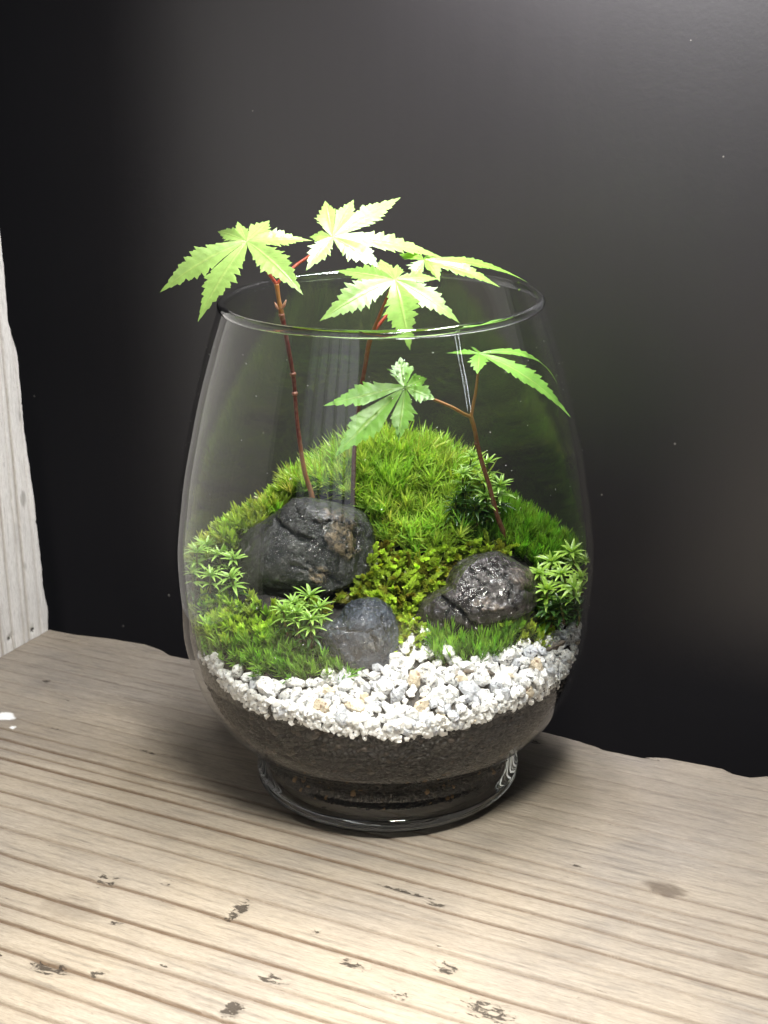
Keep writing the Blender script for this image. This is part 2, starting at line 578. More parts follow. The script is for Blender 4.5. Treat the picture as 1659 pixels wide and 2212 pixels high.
# upright board at the left end
edge_pan = np.array([(-.03, -.057), (0, -.0565), (.0109, -.0579), (.0213, -.0555), (.033, -.0561), (.0544, -.0556), (.0767, -.0544), (.0962, -.0529), (.1161, -.0531), (.1315, -.0527), (.1472, -.0493), (.1555, -.0495), (.1681, -.0498), (.1814, -.0496), (.1928, -.0492), (.24, -.047), (.75, -.050)])


def edge_panel(u):
    f = fbm2(u * 210, u * 0 + 5.2, 4) - .5
    return np.interp(u, edge_pan[:, 0], edge_pan[:, 1]) + .0016 * f + .0012 * np.clip(f - .12, 0, 1) * 8 * (vnoise(np.stack([u * 900, u * 0, u * 0], -1)) - .5)


def panuv(P):
    # u runs up the board, v towards the room, height towards the jar
    return P


u_pan = np.concatenate([np.linspace(-.02, 0, 6), np.arange(.001, .215, .0011), np.linspace(.22, .75, 30)])
_g = grooves
grooves = [(-.0505 + .0062 * k + .0014 * math.sin(k * 2.1), .55 + .35 * math.sin(k * 1.3) ** 2) for k in range(40)]
pmarks = [('s', .067, -.047, .004, .0018, .6), ('s', .036, -.044, .002, .001, .4), ('s', .105, -.05, .003, .001, .5), ('p', .004, -.045, .002, .002, .9), ('p', .006, -.03, .002, .003, .9)]
M_pan = wood_mat('weathered_grey_wood', (.72, .70, .66, 1), (.26, .22, .17, 1), (.80, .79, .76, 1), (.62, .61, .58, 1))
me, _ = board('upright_board', u_pan, edge_panel, .298, 420, .022, 11., pmarks, panuv, .5)
pan = link('upright_board', me, M_pan)
pan.matrix_world = Matrix(((0, NDIR[0], EDIR[0], EDIR[0] * -.2066), (0, NDIR[1], EDIR[1], EDIR[1] * -.2066), (1, 0, 0, 0), (0, 0, 0, 1)))
tag(pan, 'pale grey upright board with rough sawn edge at the left end', 'board')
grooves = _g

# the dark wall panel behind
mt, nt, out = new_mat('dark_satin_panel')
co = objco(nt)
st = N(nt, 'ShaderNodeMapping', {'Vector': co, 'Scale': (30, 30, 2)}).outputs[0]
n1 = noise_n(nt, 9, 4, .6, st)
n2 = noise_n(nt, 3.5, 4, .6, co)
vor = N(nt, 'ShaderNodeTexVoronoi', {'Vector': co, 'Scale': 75.})
thr = N(nt, 'ShaderNodeMapRange', {0: N(nt, 'ShaderNodeSeparateColor', {0: vor.outputs['Color']}).outputs[0], 1: .66, 2: 1., 3: 0., 4: .075}).outputs[0]
spk = math_n(nt, 'LESS_THAN', vor.outputs['Distance'], thr)
vor2 = N(nt, 'ShaderNodeTexVoronoi', {'Vector': N(nt, 'ShaderNodeMapping', {'Vector': co, 'Scale': (1, 1, .45)}).outputs[0], 'Scale': 21.})
thr2 = N(nt, 'ShaderNodeMapRange', {0: N(nt, 'ShaderNodeSeparateColor', {0: vor2.outputs['Color']}).outputs[1], 1: .86, 2: 1., 3: 0., 4: .15}).outputs[0]
smg = math_n(nt, 'LESS_THAN', math_n(nt, 'ADD', vor2.outputs['Distance'], math_n(nt, 'MULTIPLY', noise_n(nt, 240, 3, .6, co), .12)), thr2)
c = mixc(nt, n1, (.008, .0065, .0078, 1), (.012, .010, .0116, 1))
c = mixc(nt, math_n(nt, 'MULTIPLY', smg, .22), c, (.16, .16, .165, 1))
c = mixc(nt, math_n(nt, 'MULTIPLY', spk, .55), c, (.40, .38, .34, 1))
rg = N(nt, 'ShaderNodeMapRange', {0: n2, 1: .3, 2: .7, 3: .43, 4: .48}).outputs[0]
b = N(nt, 'ShaderNodeBump', {'Height': noise_n(nt, 420, 3, .6, co), 'Strength': .12, 'Distance': .0004})
p = N(nt, 'ShaderNodeBsdfPrincipled', {'Base Color': c, 'Roughness': rg, 'IOR': 1.7, 'Specular IOR Level': .74, 'Normal': b.outputs[0]})
nt.links.new(p.outputs[0], out.inputs[0])
WV = -.125
A0 = EDIR * -1.1 + NDIR * WV
B0 = EDIR * 1.3 + NDIR * WV
bm = bmesh.new()
T = NDIR * -.03
vs = [bm.verts.new((*q, z)) for z in (-.9, 1.5) for q in (A0, B0, B0 + T, A0 + T)]
for f in ((0, 1, 5, 4), (1, 2, 6, 5), (2, 3, 7, 6), (3, 0, 4, 7), (4, 5, 6, 7), (3, 2, 1, 0)):
    bm.faces.new([vs[i] for i in f])
me = bpy.data.meshes.new('wall'); bm.to_mesh(me); bm.free()
wall = link('wall', me, mt)
tag(wall, 'smooth near black wall panel behind the boards', kind='structure')

# ------------------------------------------------------------------ the glass jar
mt, nt, out = new_mat('thin_clear_glass')
fc = N(nt, 'ShaderNodeLayerWeight', {'Blend': .5}).outputs['Facing']
f5 = math_n(nt, 'POWER', fc, 5.)
F_ = math_n(nt, 'ADD', math_n(nt, 'MULTIPLY', f5, .80), .037, True)
tr = N(nt, 'ShaderNodeBsdfTransparent', {'Color': (.985, .992, .988, 1)})
gl = N(nt, 'ShaderNodeBsdfGlossy', {'Color': (1, 1, 1, 1), 'Roughness': .015})
mx = N(nt, 'ShaderNodeMixShader', {0: F_, 1: tr.outputs[0], 2: gl.outputs[0]})
nt.links.new(mx.outputs[0], out.inputs[0])
M_glass = mt
mt, nt, out = new_mat('solid_clear_glass')
gb = N(nt, 'ShaderNodeBsdfGlass', {'Color': (.99, 1, .995, 1), 'Roughness': .0, 'IOR': 1.5})
nt.links.new(gb.outputs[0], out.inputs[0])
M_solid = mt


def lathe(name, prof, seg=160, closed=False, smooth=True):
    pr = np.array(prof)
    th = np.linspace(0, 2 * np.pi, seg, endpoint=False)
    V = np.stack([pr[:, :1] * np.cos(th), pr[:, :1] * np.sin(th), np.repeat(pr[:, 1:], seg, 1)], -1).reshape(-1, 3)
    F = grid_faces(len(pr), seg, True)
    if closed:
        b = (len(pr) - 1) * seg
        i = np.arange(seg); j = (i + 1) % seg
        F = np.vstack([F, np.stack([b + i, b + j, j, i], 1)])
    return mesh_np(name, V, F, smooth)


jar = empty('glass_jar')
tag(jar, 'clear egg shaped glass jar planted with moss and maple seedlings', 'jar')
zz = np.linspace(.0083, .1806, 150)
link('jar_wall', lathe('jar_wall', np.stack([r_out(zz), zz], 1)), M_glass, jar)
zz = np.linspace(.052, .1806, 120)   # below this the wet soil touches the glass
li = lathe('inner_surface', np.stack([r_in(zz), zz], 1))
link('inner_surface', li, M_glass, jar)
# rolled lip
ph = np.linspace(0, 2 * np.pi, 20, endpoint=False)
lip = np.stack([.0552 - .0008 + .00150 * np.cos(ph), .1812 + .00150 * np.sin(ph)], 1)
link('lip', lathe('lip', lip, 200, True), M_solid, jar)
# thick foot with the cavity floor
fo = [(.0003, .0004)]
fo += [(.0300, .0005), (.0390, .0001), (.0420, .0002), (.0442, .0008), (.0460, .0019), (.0474, .0033)]
for z in np.linspace(.0045, .0082, 6):
    fo.append((float(r_out(z)), float(z)))
fo += [(.0460, .0084), (.0440, .0081), (.040, .0080), (.02, .0080), (.0003, .0080)]
link('foot', lathe('foot', fo, 200), M_solid, jar)

# dust and water marks on the outside of the glass
mt, nt, out = new_mat('dust')
p = N(nt, 'ShaderNodeBsdfPrincipled', {'Base Color': (.8, .8, .8, 1), 'Roughness': .7})
nt.links.new(p.outputs[0], out.inputs[0])
Vd, Fd = [], []
for k in range(120):
    z = rng.uniform(.055, .178) if k % 3 else rng.uniform(.10, .178)
    a = rng.uniform(-math.pi * 1.02, .02)
    r = float(r_out(z)) + .00004
    er = np.array([math.cos(a), math.sin(a), .15]); et = np.array([-math.sin(a), math.cos(a), 0]); ez = np.cross(er, et)
    c0 = np.array([r * math.cos(a), r * math.sin(a), z])
    sz = rng.uniform(.00006, .00014) * (1.8 if rng.random() < .08 else 1)
    ln = 1 + 2.2 * rng.random() * (rng.random() < .4)
    tw = rng.uniform(0, 3.1)
    n0 = len(Vd)
    for q in range(6):
        t = q * math.pi / 3
        x_, y_ = sz * ln * math.cos(t), sz * math.sin(t)
        Vd.append(c0 + et * (x_ * math.cos(tw) - y_ * math.sin(tw)) + ez * (x_ * math.sin(tw) + y_ * math.cos(tw)))
    Vd.append(c0 + er * .00006)
    for q in range(6):
        Fd.append((n0 + q, n0 + (q + 1) % 6, n0 + 6))
du = link('dust', mesh_np('dust', np.array(Vd), np.array(Fd)), mt, jar)
tag(du, kind='stuff')

# ------------------------------------------------------------------ soil
mt, nt, out = new_mat('dark_granular_soil')
a = attr(nt)
p = N(nt, 'ShaderNodeBsdfPrincipled', {'Base Color': a.outputs['Color'], 'Roughness': .6, 'Specular IOR Level': .4})
nt.links.new(p.outputs[0], out.inputs[0])
seg = 900
th = np.linspace(0, 2 * np.pi, seg, endpoint=False)
# rim height of the soil at the glass
rim_r = np.full(seg, .0715)
for _ in range(12):
    zt = hgt(rim_r * np.cos(th), rim_r * np.sin(th))
    rim_r = r_in(zt) - .0003
zt = hgt(rim_r * np.cos(th), rim_r * np.sin(th))
rows = []
floor_z = .0087
for r0, z0 in ((.0005, floor_z), (.02, floor_z), (.036, floor_z)):
    rows.append(np.stack([r0 * np.cos(th), r0 * np.sin(th), np.full(seg, z0)], 1))
nv = 170
for k in range(nv):
    t = k / (nv - 1)
    z = floor_z + .0012 + (zt - floor_z - .0012) * t
    r = r_in(z) - .0002 - .0008 * np.exp(-(z - floor_z - .0012) / .0010)
    rows.append(np.stack([r * np.cos(th), r * np.sin(th), z], 1))
for k in range(1, 45):
    t = 1 - k / 45
    x, y = rim_r * t * np.cos(th), rim_r * t * np.sin(th)
    rows.append(np.stack([x, y, hgt(x, y)], 1))
V = np.concatenate(rows, 0)
# granules: nearest-seed bumps
sd = []
for k in range(15000):
    a_ = rng.uniform(0, 2 * math.pi); z = rng.uniform(.008, .10)
    r = float(r_in(z))
    sd.append((r * math.cos(a_), r * math.sin(a_), z))
kd = KDTree(len(sd))
for i, s_ in enumerate(sd): kd.insert(s_, i)
kd.balance()
hs = rng.random(len(sd))
D = np.zeros(len(V)); H = np.zeros(len(V))
for i, q in enumerate(V.tolist()):
    r = kd.find_n(q, 2)
    D[i] = r[1][2] - r[0][2]; H[i] = hs[r[0][1]]
g = np.clip((D - .00012) / .00075, 0, 1)
rad = np.hypot(V[:, 0], V[:, 1]) + 1e-9
side = np.zeros(len(V)); side[3 * seg:(3 + nv) * seg] = 1
push = -.0014 * (1 - np.sqrt(g)) * side - .0005 * side * H
V[:, 0] *= 1 + push / rad; V[:, 1] *= 1 + push / rad
low = np.clip((.030 - V[:, 2]) / .012, 0, 1)
base = np.array([.019, .0165, .0155]) * (.35 + 1.1 * H[:, None]) * (.12 + .88 * g[:, None])
tan = np.array([.20, .12, .05])
tm = ((H > .955) * low * (g > .1))[:, None] * 1.
brn = ((H > .80) & (H < .9))[:, None] * .5
col = base * (1 - brn) + np.array([.06, .042, .03]) * brn
col = col * (1 - tm) + tan * tm
so = link('soil', mesh_np('soil', V, grid_faces(len(rows), seg, True), col=col), mt)
tag(so, 'dark granular potting soil filling the lower part of the jar', 'soil', kind='stuff')

# ------------------------------------------------------------------ stones


def stone_mat(name, dark, mid, patch, bump=.5, rough=.32, scale=1.):
    """Col.r = mineral patch, Col.g = crack"""
    mt, nt, out = new_mat(name)
    a = N(nt, 'ShaderNodeSeparateColor', {0: attr(nt).outputs['Color']})
    co = objco(nt)
    n1 = noise_n(nt, 120 * scale, 6, .65, co)
    n2 = noise_n(nt, 480 * scale, 5, .7, co)
    n3 = noise_n(nt, 1500, 3, .6, co)
    vo = N(nt, 'ShaderNodeTexVoronoi', {'Vector': co, 'Scale': 520. * scale}).outputs['Distance']
    c = mixc(nt, ramp(nt, n1, [(.38, (0, 0, 0)), (.68, (1, 1, 1))]), dark, mid)
    c = mixc(nt, ramp(nt, n2, [(.58, (0, 0, 0)), (.72, (.55, .55, .55))]), c, tuple(min(1, q * 3.2) for q in mid[:3]) + (1,))
    pm = math_n(nt, 'MULTIPLY', a.outputs[0], ramp(nt, n2, [(.42, (0, 0, 0)), (.62, (1, 1, 1))]))
    c = mixc(nt, math_n(nt, 'MULTIPLY', pm, .8), c, patch)
    c = mixc(nt, math_n(nt, 'MULTIPLY', a.outputs[1], 1.), c, (.004, .006, .006, 1))
    h = math_n(nt, 'ADD', math_n(nt, 'MULTIPLY', n2, .8), math_n(nt, 'ADD', math_n(nt, 'MULTIPLY', vo, .25), math_n(nt, 'MULTIPLY', n3, .45)))
    b = N(nt, 'ShaderNodeBump', {'Height': h, 'Strength': bump, 'Distance': .0014})
    rg = N(nt, 'ShaderNodeMapRange', {0: n1, 1: .3, 2: .7, 3: rough * .7, 4: rough * 1.5}).outputs[0]
    p = N(nt, 'ShaderNodeBsdfPrincipled', {'Base Color': c, 'Roughness': rg, 'Specular IOR Level': .6, 'Coat Weight': .35, 'Coat Roughness': .12, 'Normal': b.outputs[0]})
    nt.links.new(p.outputs[0], out.inputs[0])
    return mt


STONES = []


def stone(name, outline, ctr, Y, depth, cracks, patches, mat, label, seed, rough_amp=.0011):
    cx, cy = ctr
    o3 = at(cx, cy, Y)
    pts = np.array(outline, float) - np.array(ctr)
    an = np.arctan2(-pts[:, 1], pts[:, 0]); rr = np.hypot(pts[:, 0], pts[:, 1])
    k = np.argsort(an); an, rr = an[k], rr[k]
    an = np.concatenate([an - 2 * np.pi, an, an + 2 * np.pi]); rr = np.concatenate([rr, rr, rr])
    bm = bmesh.new()
    bmesh.ops.create_icosphere(bm, subdivisions=6, radius=1)
    bm.verts.ensure_lookup_table()
    U = np.array([v.co[:] for v in bm.verts])
    F = np.array([[v.index for v in f.verts] for f in bm.faces])
    bm.free()
    rs_ = np.random.default_rng(int(seed * 10))
    for k in range(13):
        r_ = rs_.normal(size=3); r_ /= np.linalg.norm(r_)
        e = U @ r_ - rs_.uniform(.76, .90)
        U = U - np.clip(e, 0, 1)[:, None] * r_ * .92
    t = np.arctan2(U[:, 1], U[:, 0])
    rho = np.hypot(U[:, 0], U[:, 1])
    # smooth radius lookup
    R = 0
    for s_ in (-.12, -.06, 0, .06, .12):
        R = R + np.interp(t + s_, an, rr) / 5
    rr_ = R * rho ** .78 * PXM * 1.07
    L2 = np.stack([rr_ * np.cos(t), rr_ * np.sin(t)], 1)
    dz = depth * np.sign(U[:, 2]) * np.abs(U[:, 2]) ** .9
    P = o3 + L2[:, :1] * RT + L2[:, 1:] * UP + dz[:, None] * -FW
    nrm = U / np.linalg.norm(U, axis=1)[:, None]
    nw = nrm[:, :1] * RT + nrm[:, 1:2] * UP + nrm[:, 2:] * -FW
    q = P * 1.0
    f1 = fbm(q * 70 + seed, 3) - .5
    f2 = np.abs(fbm(q * 420 + seed * 2, 3) - .5)
    f3 = fbm(q * 900 + seed * 3, 3) - .5
    disp = rough_amp * (1.8 * f1 - 1.5 * f2 + 1.1 * f3)
    px = L2[:, 0] / PXM + cx; py = cy - L2[:, 1] / PXM
    wx = (fbm(q * 380, 3) - .5) * 16; wy = (fbm(q * 380 + 9, 3) - .5) * 16
    crack = np.zeros(len(P)); patch = np.zeros(len(P))
    front = U[:, 2] > -.1
    for (pl, wpx, dp) in cracks:
        best = np.full(len(P), 1e9)
        for (x1, y1), (x2, y2) in zip(pl[:-1], pl[1:]):
            vx, vy = x2 - x1, y2 - y1
            tt = np.clip(((px + wx - x1) * vx + (py + wy - y1) * vy) / (vx * vx + vy * vy), 0, 1)
            best = np.minimum(best, np.hypot(px + wx - x1 - tt * vx, py + wy - y1 - tt * vy))
        m_ = np.exp(-(best / (wpx * .75)) ** 2) * front
        disp -= dp * 1.8 * m_
        crack = np.maximum(crack, np.clip(m_ * 1.6 - .25, 0, 1))
    for (x, y, sx, sy) in patches:
        d = ((px + wx * 2 - x) / sx) ** 2 + ((py + wy * 2 - y) / sy) ** 2
        pf = np.clip(1.5 - d, 0, 1) * front
        patch = np.maximum(patch, pf)
        disp += .0007 * pf * (1 + 2 * f2)
    P = P + disp[:, None] * nw
    me = mesh_np(name, P, F, col=np.stack([patch, crack, 0 * patch], 1))
    o = link(name, me, mat)
    tag(o, label, 'stone')
    STONES.append((outline, Y, depth, ctr))
    return o


M_s1 = stone_mat('dark_wet_stone', (.009, .010, .011, 1), (.042, .044, .041, 1), (.26, .19, .11, 1), bump=.8, rough=.20)
M_s2 = stone_mat('brown_grey_stone', (.015, .013, .0125, 1), (.062, .054, .052, 1), (.17, .13, .10, 1), rough=.19, bump=.8)
M_s3 = stone_mat('blue_grey_stone', (.012, .016, .023, 1), (.048, .060, .080, 1), (.12, .12, .11, 1), rough=.19, bump=.9)
o1 = [(512, 1205), (530, 1170), (575, 1132), (612, 1108), (640, 1085), (680, 1072), (720, 1078), (760, 1098), (787, 1128), (797, 1170), (794, 1225), (770, 1268), (735, 1296), (670, 1318), (600, 1310), (545, 1285), (520, 1245)]
stone('stone', o1, (660, 1195), -.006, .021,
      [([(598, 1120), (628, 1145), (680, 1168)], 4.0, .0014), ([(640, 1102), (662, 1118), (690, 1130)], 3.0, .0010), ([(680, 1168), (660, 1200), (690, 1230), (740, 1255)], 4, .0008),
       ([(720, 1100), (700, 1150), (705, 1190)], 4, .0006), ([(640, 1215), (690, 1240)], 3, .0007), ([(750, 1140), (775, 1165), (760, 1190)], 4, .0008)],
      [(738, 1148, 30, 42), (718, 1114, 20, 12), (758, 1188, 24, 13), (690, 1235, 22, 12)], M_s1, 'largest dark wet stone with a tan mineral patch, below the left seedling', 1.3)
o2 = [(903, 1325), (930, 1290), (962, 1268), (975, 1238), (1000, 1215), (1045, 1203), (1100, 1208), (1140, 1228), (1162, 1262), (1158, 1300), (1120, 1330), (1080, 1345), (1040, 1370), (1000, 1385), (950, 1385), (912, 1365)]
stone('stone', o2, (1035, 1290), -.022, .018,
      [([(950, 1285), (985, 1310), (1012, 1338), (1035, 1350)], 4.2, .0016), ([(1010, 1225), (1030, 1250), (1040, 1262)], 2.6, .0009), ([(1035, 1220), (1052, 1240)], 2.4, .0008), ([(1085, 1235), (1100, 1265), (1090, 1290), (1105, 1310)], 4, .0012),
       ([(1060, 1215), (1085, 1245)], 2.5, .0006), ([(970, 1300), (960, 1330)], 3, .0008), ([(1000, 1335), (990, 1360)], 3, .0007), ([(1110, 1275), (1150, 1270)], 3, .0006)],
      [(1120, 1245, 26, 20), (1050, 1300, 30, 8)], M_s2, 'brown grey cracked stone on the right, behind the small green tuft', 4.7)
o3_ = [(680, 1362), (712, 1348), (738, 1340), (752, 1312), (785, 1301), (822, 1306), (840, 1330), (850, 1375), (852, 1410), (835, 1435), (770, 1440), (715, 1425), (685, 1395)]
stone('stone', o3_, (775, 1375), -.039, .013,
      [([(715, 1352), (750, 1356), (790, 1362), (820, 1352)], 3.0, .0005), ([(800, 1362), (815, 1400)], 4, .0007), ([(825, 1330), (832, 1370)], 3.5, .0008)],
      [(800, 1385, 22, 18)], M_s3, 'smallest stone, blue grey, at the edge of the white gravel', 8.1)


def in_stone(P, grow=0.):
    """which points lie inside a stone (screen outline and depth)"""
    x, y = project(P)
    r = np.zeros(len(P), bool)
    for out_, Y, d, c_ in STONES:
        o3 = at(c_[0], c_[1], Y)
        dep = (np.asarray(P) - o3) @ FW
        r |= in_poly(x, y, out_) & (np.abs(dep) < d + grow)
    return r


# ------------------------------------------------------------------ moss builder


def blades(base, d, L, W, bend, up, c0, c1, cj):
    """leaf-like strips; base,d (n,3); returns V,F,Col. bend pulls the tip along 'up'."""
    n = len(base)
    d = d / (np.linalg.norm(d, axis=1)[:, None] + 1e-9)
    ref = rng.normal(size=(n, 3))
    s = np.cross(d, up + .35 * ref)
    s /= np.linalg.norm(s, axis=1)[:, None] + 1e-9
    T = np.array([0, .33, .68, 1.])
    Wd = np.array([.55, 1., .72, .06])
    V = np.zeros((n, 4, 2, 3)); Cc = np.zeros((n, 4, 2, 3))
    for k in range(4):
        ctr = base + d * (L * T[k])[:, None] + up * (bend * L * T[k] ** 2)[:, None]
        V[:, k, 0] = ctr - s * (W * Wd[k] * .5)[:, None]
        V[:, k, 1] = ctr + s * (W * Wd[k] * .5)[:, None]
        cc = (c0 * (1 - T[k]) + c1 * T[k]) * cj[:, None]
        Cc[:, k, 0] = cc; Cc[:, k, 1] = cc
    idx = np.arange(n)[:, None] * 8
    F = np.stack([np.concatenate([idx + 2 * k, idx + 2 * k + 1, idx + 2 * k + 3, idx + 2 * k + 2], 1) for k in range(3)], 1).reshape(-1, 4)
    return V.reshape(-1, 3), F, Cc.reshape(-1, 3)


def shoots(B, A, Ls, nl, ll, lw, a0, a1, bend, c0, c1, jit=.25, topfrac=0., stagger=.5):
    """leafy shoots: base B, axis A (unit), length Ls; nl leaves each; leaf angle from a0 (low) to a1 (tip)"""
    n = len(B)
    A = A / np.linalg.norm(A, axis=1)[:, None]
    ref = np.where(np.abs(A[:, 2:3]) < .9, np.array([[0, 0, 1.]]), np.array([[1., 0, 0]]))
    X = np.cross(A, ref); X /= np.linalg.norm(X, axis=1)[:, None]
    Y = np.cross(A, X)
    i = np.arange(nl)
    t = topfrac + (1 - topfrac) * ((i + .5) / nl)
    ph = i * 2.39996
    ph = ph[None, :] + rng.uniform(0, 6.28, (n, 1)) + rng.normal(0, .3, (n, nl))
    tt = np.clip(t[None, :] + rng.normal(0, .04, (n, nl)), 0, 1)
    curve = rng.normal(0, .25, (n, 1, 2))
    cen = B[:, None] + A[:, None] * (Ls[:, None] * tt)[..., None] + (X[:, None] * curve[..., :1] + Y[:, None] * curve[..., 1:]) * (Ls[:, None] * tt ** 2)[..., None]
    ang = np.radians(a0 + (a1 - a0) * tt + rng.normal(0, 9, (n, nl)))
    radv = X[:, None] * np.cos(ph)[..., None] + Y[:, None] * np.sin(ph)[..., None]
    d = A[:, None] * np.cos(ang)[..., None] + radv * np.sin(ang)[..., None]
    sc = (1 + rng.normal(0, jit, (n, nl)) * .6) * (.75 + .5 * rng.random((n, 1)))
    m_ = n * nl
    cj = np.clip((1 + rng.normal(0, .16, (n, 1)) + rng.normal(0, .12, (n, nl))), .4, 1.8).reshape(-1)
    sh = (tt ** 1.1).reshape(-1)[:, None]
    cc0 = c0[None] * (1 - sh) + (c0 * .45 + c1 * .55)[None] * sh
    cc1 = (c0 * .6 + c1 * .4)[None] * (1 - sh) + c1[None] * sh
    hue = np.repeat(np.clip(rng.normal(1, .13, (n, 1)), .7, 1.4), nl, 1).reshape(-1, 1)
    cc0 = cc0 * np.concatenate([hue, hue * 0 + 1, hue], 1); cc1 = cc1 * np.concatenate([hue, hue * 0 + 1, hue], 1)
    Aup = np.repeat(A[:, None], nl, 1).reshape(m_, 3)
    return blades(cen.reshape(m_, 3), d.reshape(m_, 3), (ll * sc).reshape(-1), np.full(m_, lw) * rng.uniform(.8, 1.2, m_), np.full(m_, bend), Aup, cc0, cc1, cj)


def join(parts):
    V, F, Cc, o = [], [], [], 0
    for v, f, c in parts:
        V.append(v); F.append(f + o); Cc.append(c); o += len(v)
    return np.vstack(V), np.vstack(F), np.vstack(Cc)


def keep_inside(V, gap=.0006):
    """bend whatever would pass through the glass back along it"""
    r = np.hypot(V[:, 0], V[:, 1])
    lim = r_in(V[:, 2]) - gap
    k = np.where(r > lim, lim / (r + 1e-9), 1)
    V[:, 0] *= k; V[:, 1] *= k
    return V


def sample(poly, spacing, jitter=.45, extra=None):
    g_ = np.arange(-.074, .074, spacing)
    x, y = np.meshgrid(g_, g_)
    x = x.ravel() + rng.uniform(-1, 1, x.size) * spacing * jitter
    y = y.ravel() + rng.uniform(-1, 1, y.size) * spacing * jitter
    z = hgt(x, y)
    P = np.stack([x, y, z], 1)
    ok = np.hypot(x, y) < r_in(z) - .0012
    px, py = project(P)
    m_ = in_poly(px, py, poly)
    if extra is not None:
        m_ |= extra(x, y)
    P = P[ok & m_]
    return P[~in_stone(P, -.002)]


def axis_at(P, up=.6, jit=.25):
    n = hnorm(P[:, 0], P[:, 1])
    a = n * (1 - up) + np.array([0, 0, up]) + rng.normal(0, jit, (len(P), 3))
    return a / np.linalg.norm(a, axis=1)[:, None]


def moss(name, parts, mat, label, cat='moss'):
    V, F, Cc = join(parts)
    V = keep_inside(V)
    o = link(name, mesh_np(name, V, F, col=Cc, smooth=True), mat)
    return tag(o, label, cat, kind='stuff')


M_moss = leafy_mat('moss_leaf', .36, .38, .5, .22, 1.15)
M_star = leafy_mat('star_moss_leaf', .28, .30, .6, .12, 1.1)
c_ = lambda *a: np.array(a, float)

# 1 hair moss on the hill
hill = [(640, 1085), (660, 1045), (740, 985), (870, 955), (975, 995), (1010, 1060), (1020, 1130), (1010, 1185), (930, 1215), (850, 1200), (800, 1160), (790, 1110), (700, 1090)]
P = sample(hill, .0026, extra=lambda x, y: (y > .018) & (x > -.035) & (x < .03))
mound = np.clip(fbm(P * 150, 2) * 1.6 - .3, .3, 1.4)
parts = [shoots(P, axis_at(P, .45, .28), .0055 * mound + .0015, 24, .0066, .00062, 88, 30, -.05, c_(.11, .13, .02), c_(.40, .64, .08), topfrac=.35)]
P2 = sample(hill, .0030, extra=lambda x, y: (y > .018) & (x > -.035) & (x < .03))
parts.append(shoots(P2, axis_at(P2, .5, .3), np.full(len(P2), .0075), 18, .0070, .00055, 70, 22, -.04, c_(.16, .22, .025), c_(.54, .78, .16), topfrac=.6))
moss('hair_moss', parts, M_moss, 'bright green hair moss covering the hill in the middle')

# 2 bushy moss, left slope
slope = [(405, 1235), (440, 1175), (520, 1135), (600, 1085), (660, 1050), (700, 1085), (640, 1110), (560, 1160), (530, 1200), (500, 1220), (450, 1235)]
P = sample(slope, .0026, extra=lambda x, y: (y > .012) & (x <= -.034))
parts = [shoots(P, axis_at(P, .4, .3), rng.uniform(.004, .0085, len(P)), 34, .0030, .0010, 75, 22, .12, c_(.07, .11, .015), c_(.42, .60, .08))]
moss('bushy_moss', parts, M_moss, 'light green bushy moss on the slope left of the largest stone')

# 3 feather moss
feather = [(785, 1190), (840, 1195), (900, 1215), (1000, 1185), (1090, 1180), (1080, 1215), (990, 1235), (970, 1290), (910, 1320), (925, 1375), (890, 1410), (850, 1400), (845, 1330), (790, 1305), (720, 1310), (690, 1335), (650, 1330), (760, 1290)]
P = sample(feather, .0020)


def fronds(P, Lf, c0, c1):
    n = len(P)
    nrm = hnorm(P[:, 0], P[:, 1])
    a = nrm * .30 + rng.normal(0, .55, (n, 3)) + np.array([.0, -.35, .08])
    a /= np.linalg.norm(a, axis=1)[:, None]
    nl = 30
    X = np.cross(a, nrm); X /= np.linalg.norm(X, axis=1)[:, None] + 1e-9
    i = np.arange(nl)
    t = (i + .5) / nl
    sg = np.where(i % 2, 1., -1.)
    L = Lf * rng.uniform(.7, 1.3, n)
    droop = -.35
    cen = P[:, None] + nrm[:, None] * .0016 + a[:, None] * (L[:, None] * t)[..., None] + nrm[:, None] * (droop * L[:, None] * (t ** 2 - .6 * t))[..., None]
    ang = np.radians(48 - 25 * t)[None, :] + rng.normal(0, .2, (n, nl))
    d = a[:, None] * np.cos(ang)[..., None] + X[:, None] * (sg * np.sin(ang))[..., None] + nrm[:, None] * rng.normal(.15, .3, (n, nl))[..., None]
    ll = .0026 * (1.15 - .75 * t)[None, :] * rng.uniform(.8, 1.2, (n, nl))
    m_ = n * nl
    cj = np.clip(1 + rng.normal(0, .22, (n, 1)) + rng.normal(0, .1, (n, nl)), .35, 1.7).reshape(-1)
    old = (rng.random((n, 1)) < .09) * np.ones((1, nl))
    br = c_(.16, .105, .02)
    o_ = old.reshape(-1)[:, None]
    sh = np.repeat(t[None], n, 0).reshape(-1)[:, None]
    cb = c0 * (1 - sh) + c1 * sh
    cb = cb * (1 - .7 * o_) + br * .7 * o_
    return blades(cen.reshape(m_, 3), d.reshape(m_, 3), ll.reshape(-1), np.full(m_, .00115), np.full(m_, .1), np.repeat(nrm[:, None], nl, 1).reshape(m_, 3), cb * .75, cb, cj)


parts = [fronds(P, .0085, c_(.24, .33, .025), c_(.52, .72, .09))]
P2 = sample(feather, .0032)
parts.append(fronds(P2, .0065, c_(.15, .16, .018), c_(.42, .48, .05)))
moss('feather_moss', parts, M_moss, 'yellow green feather moss creeping between the three stones')

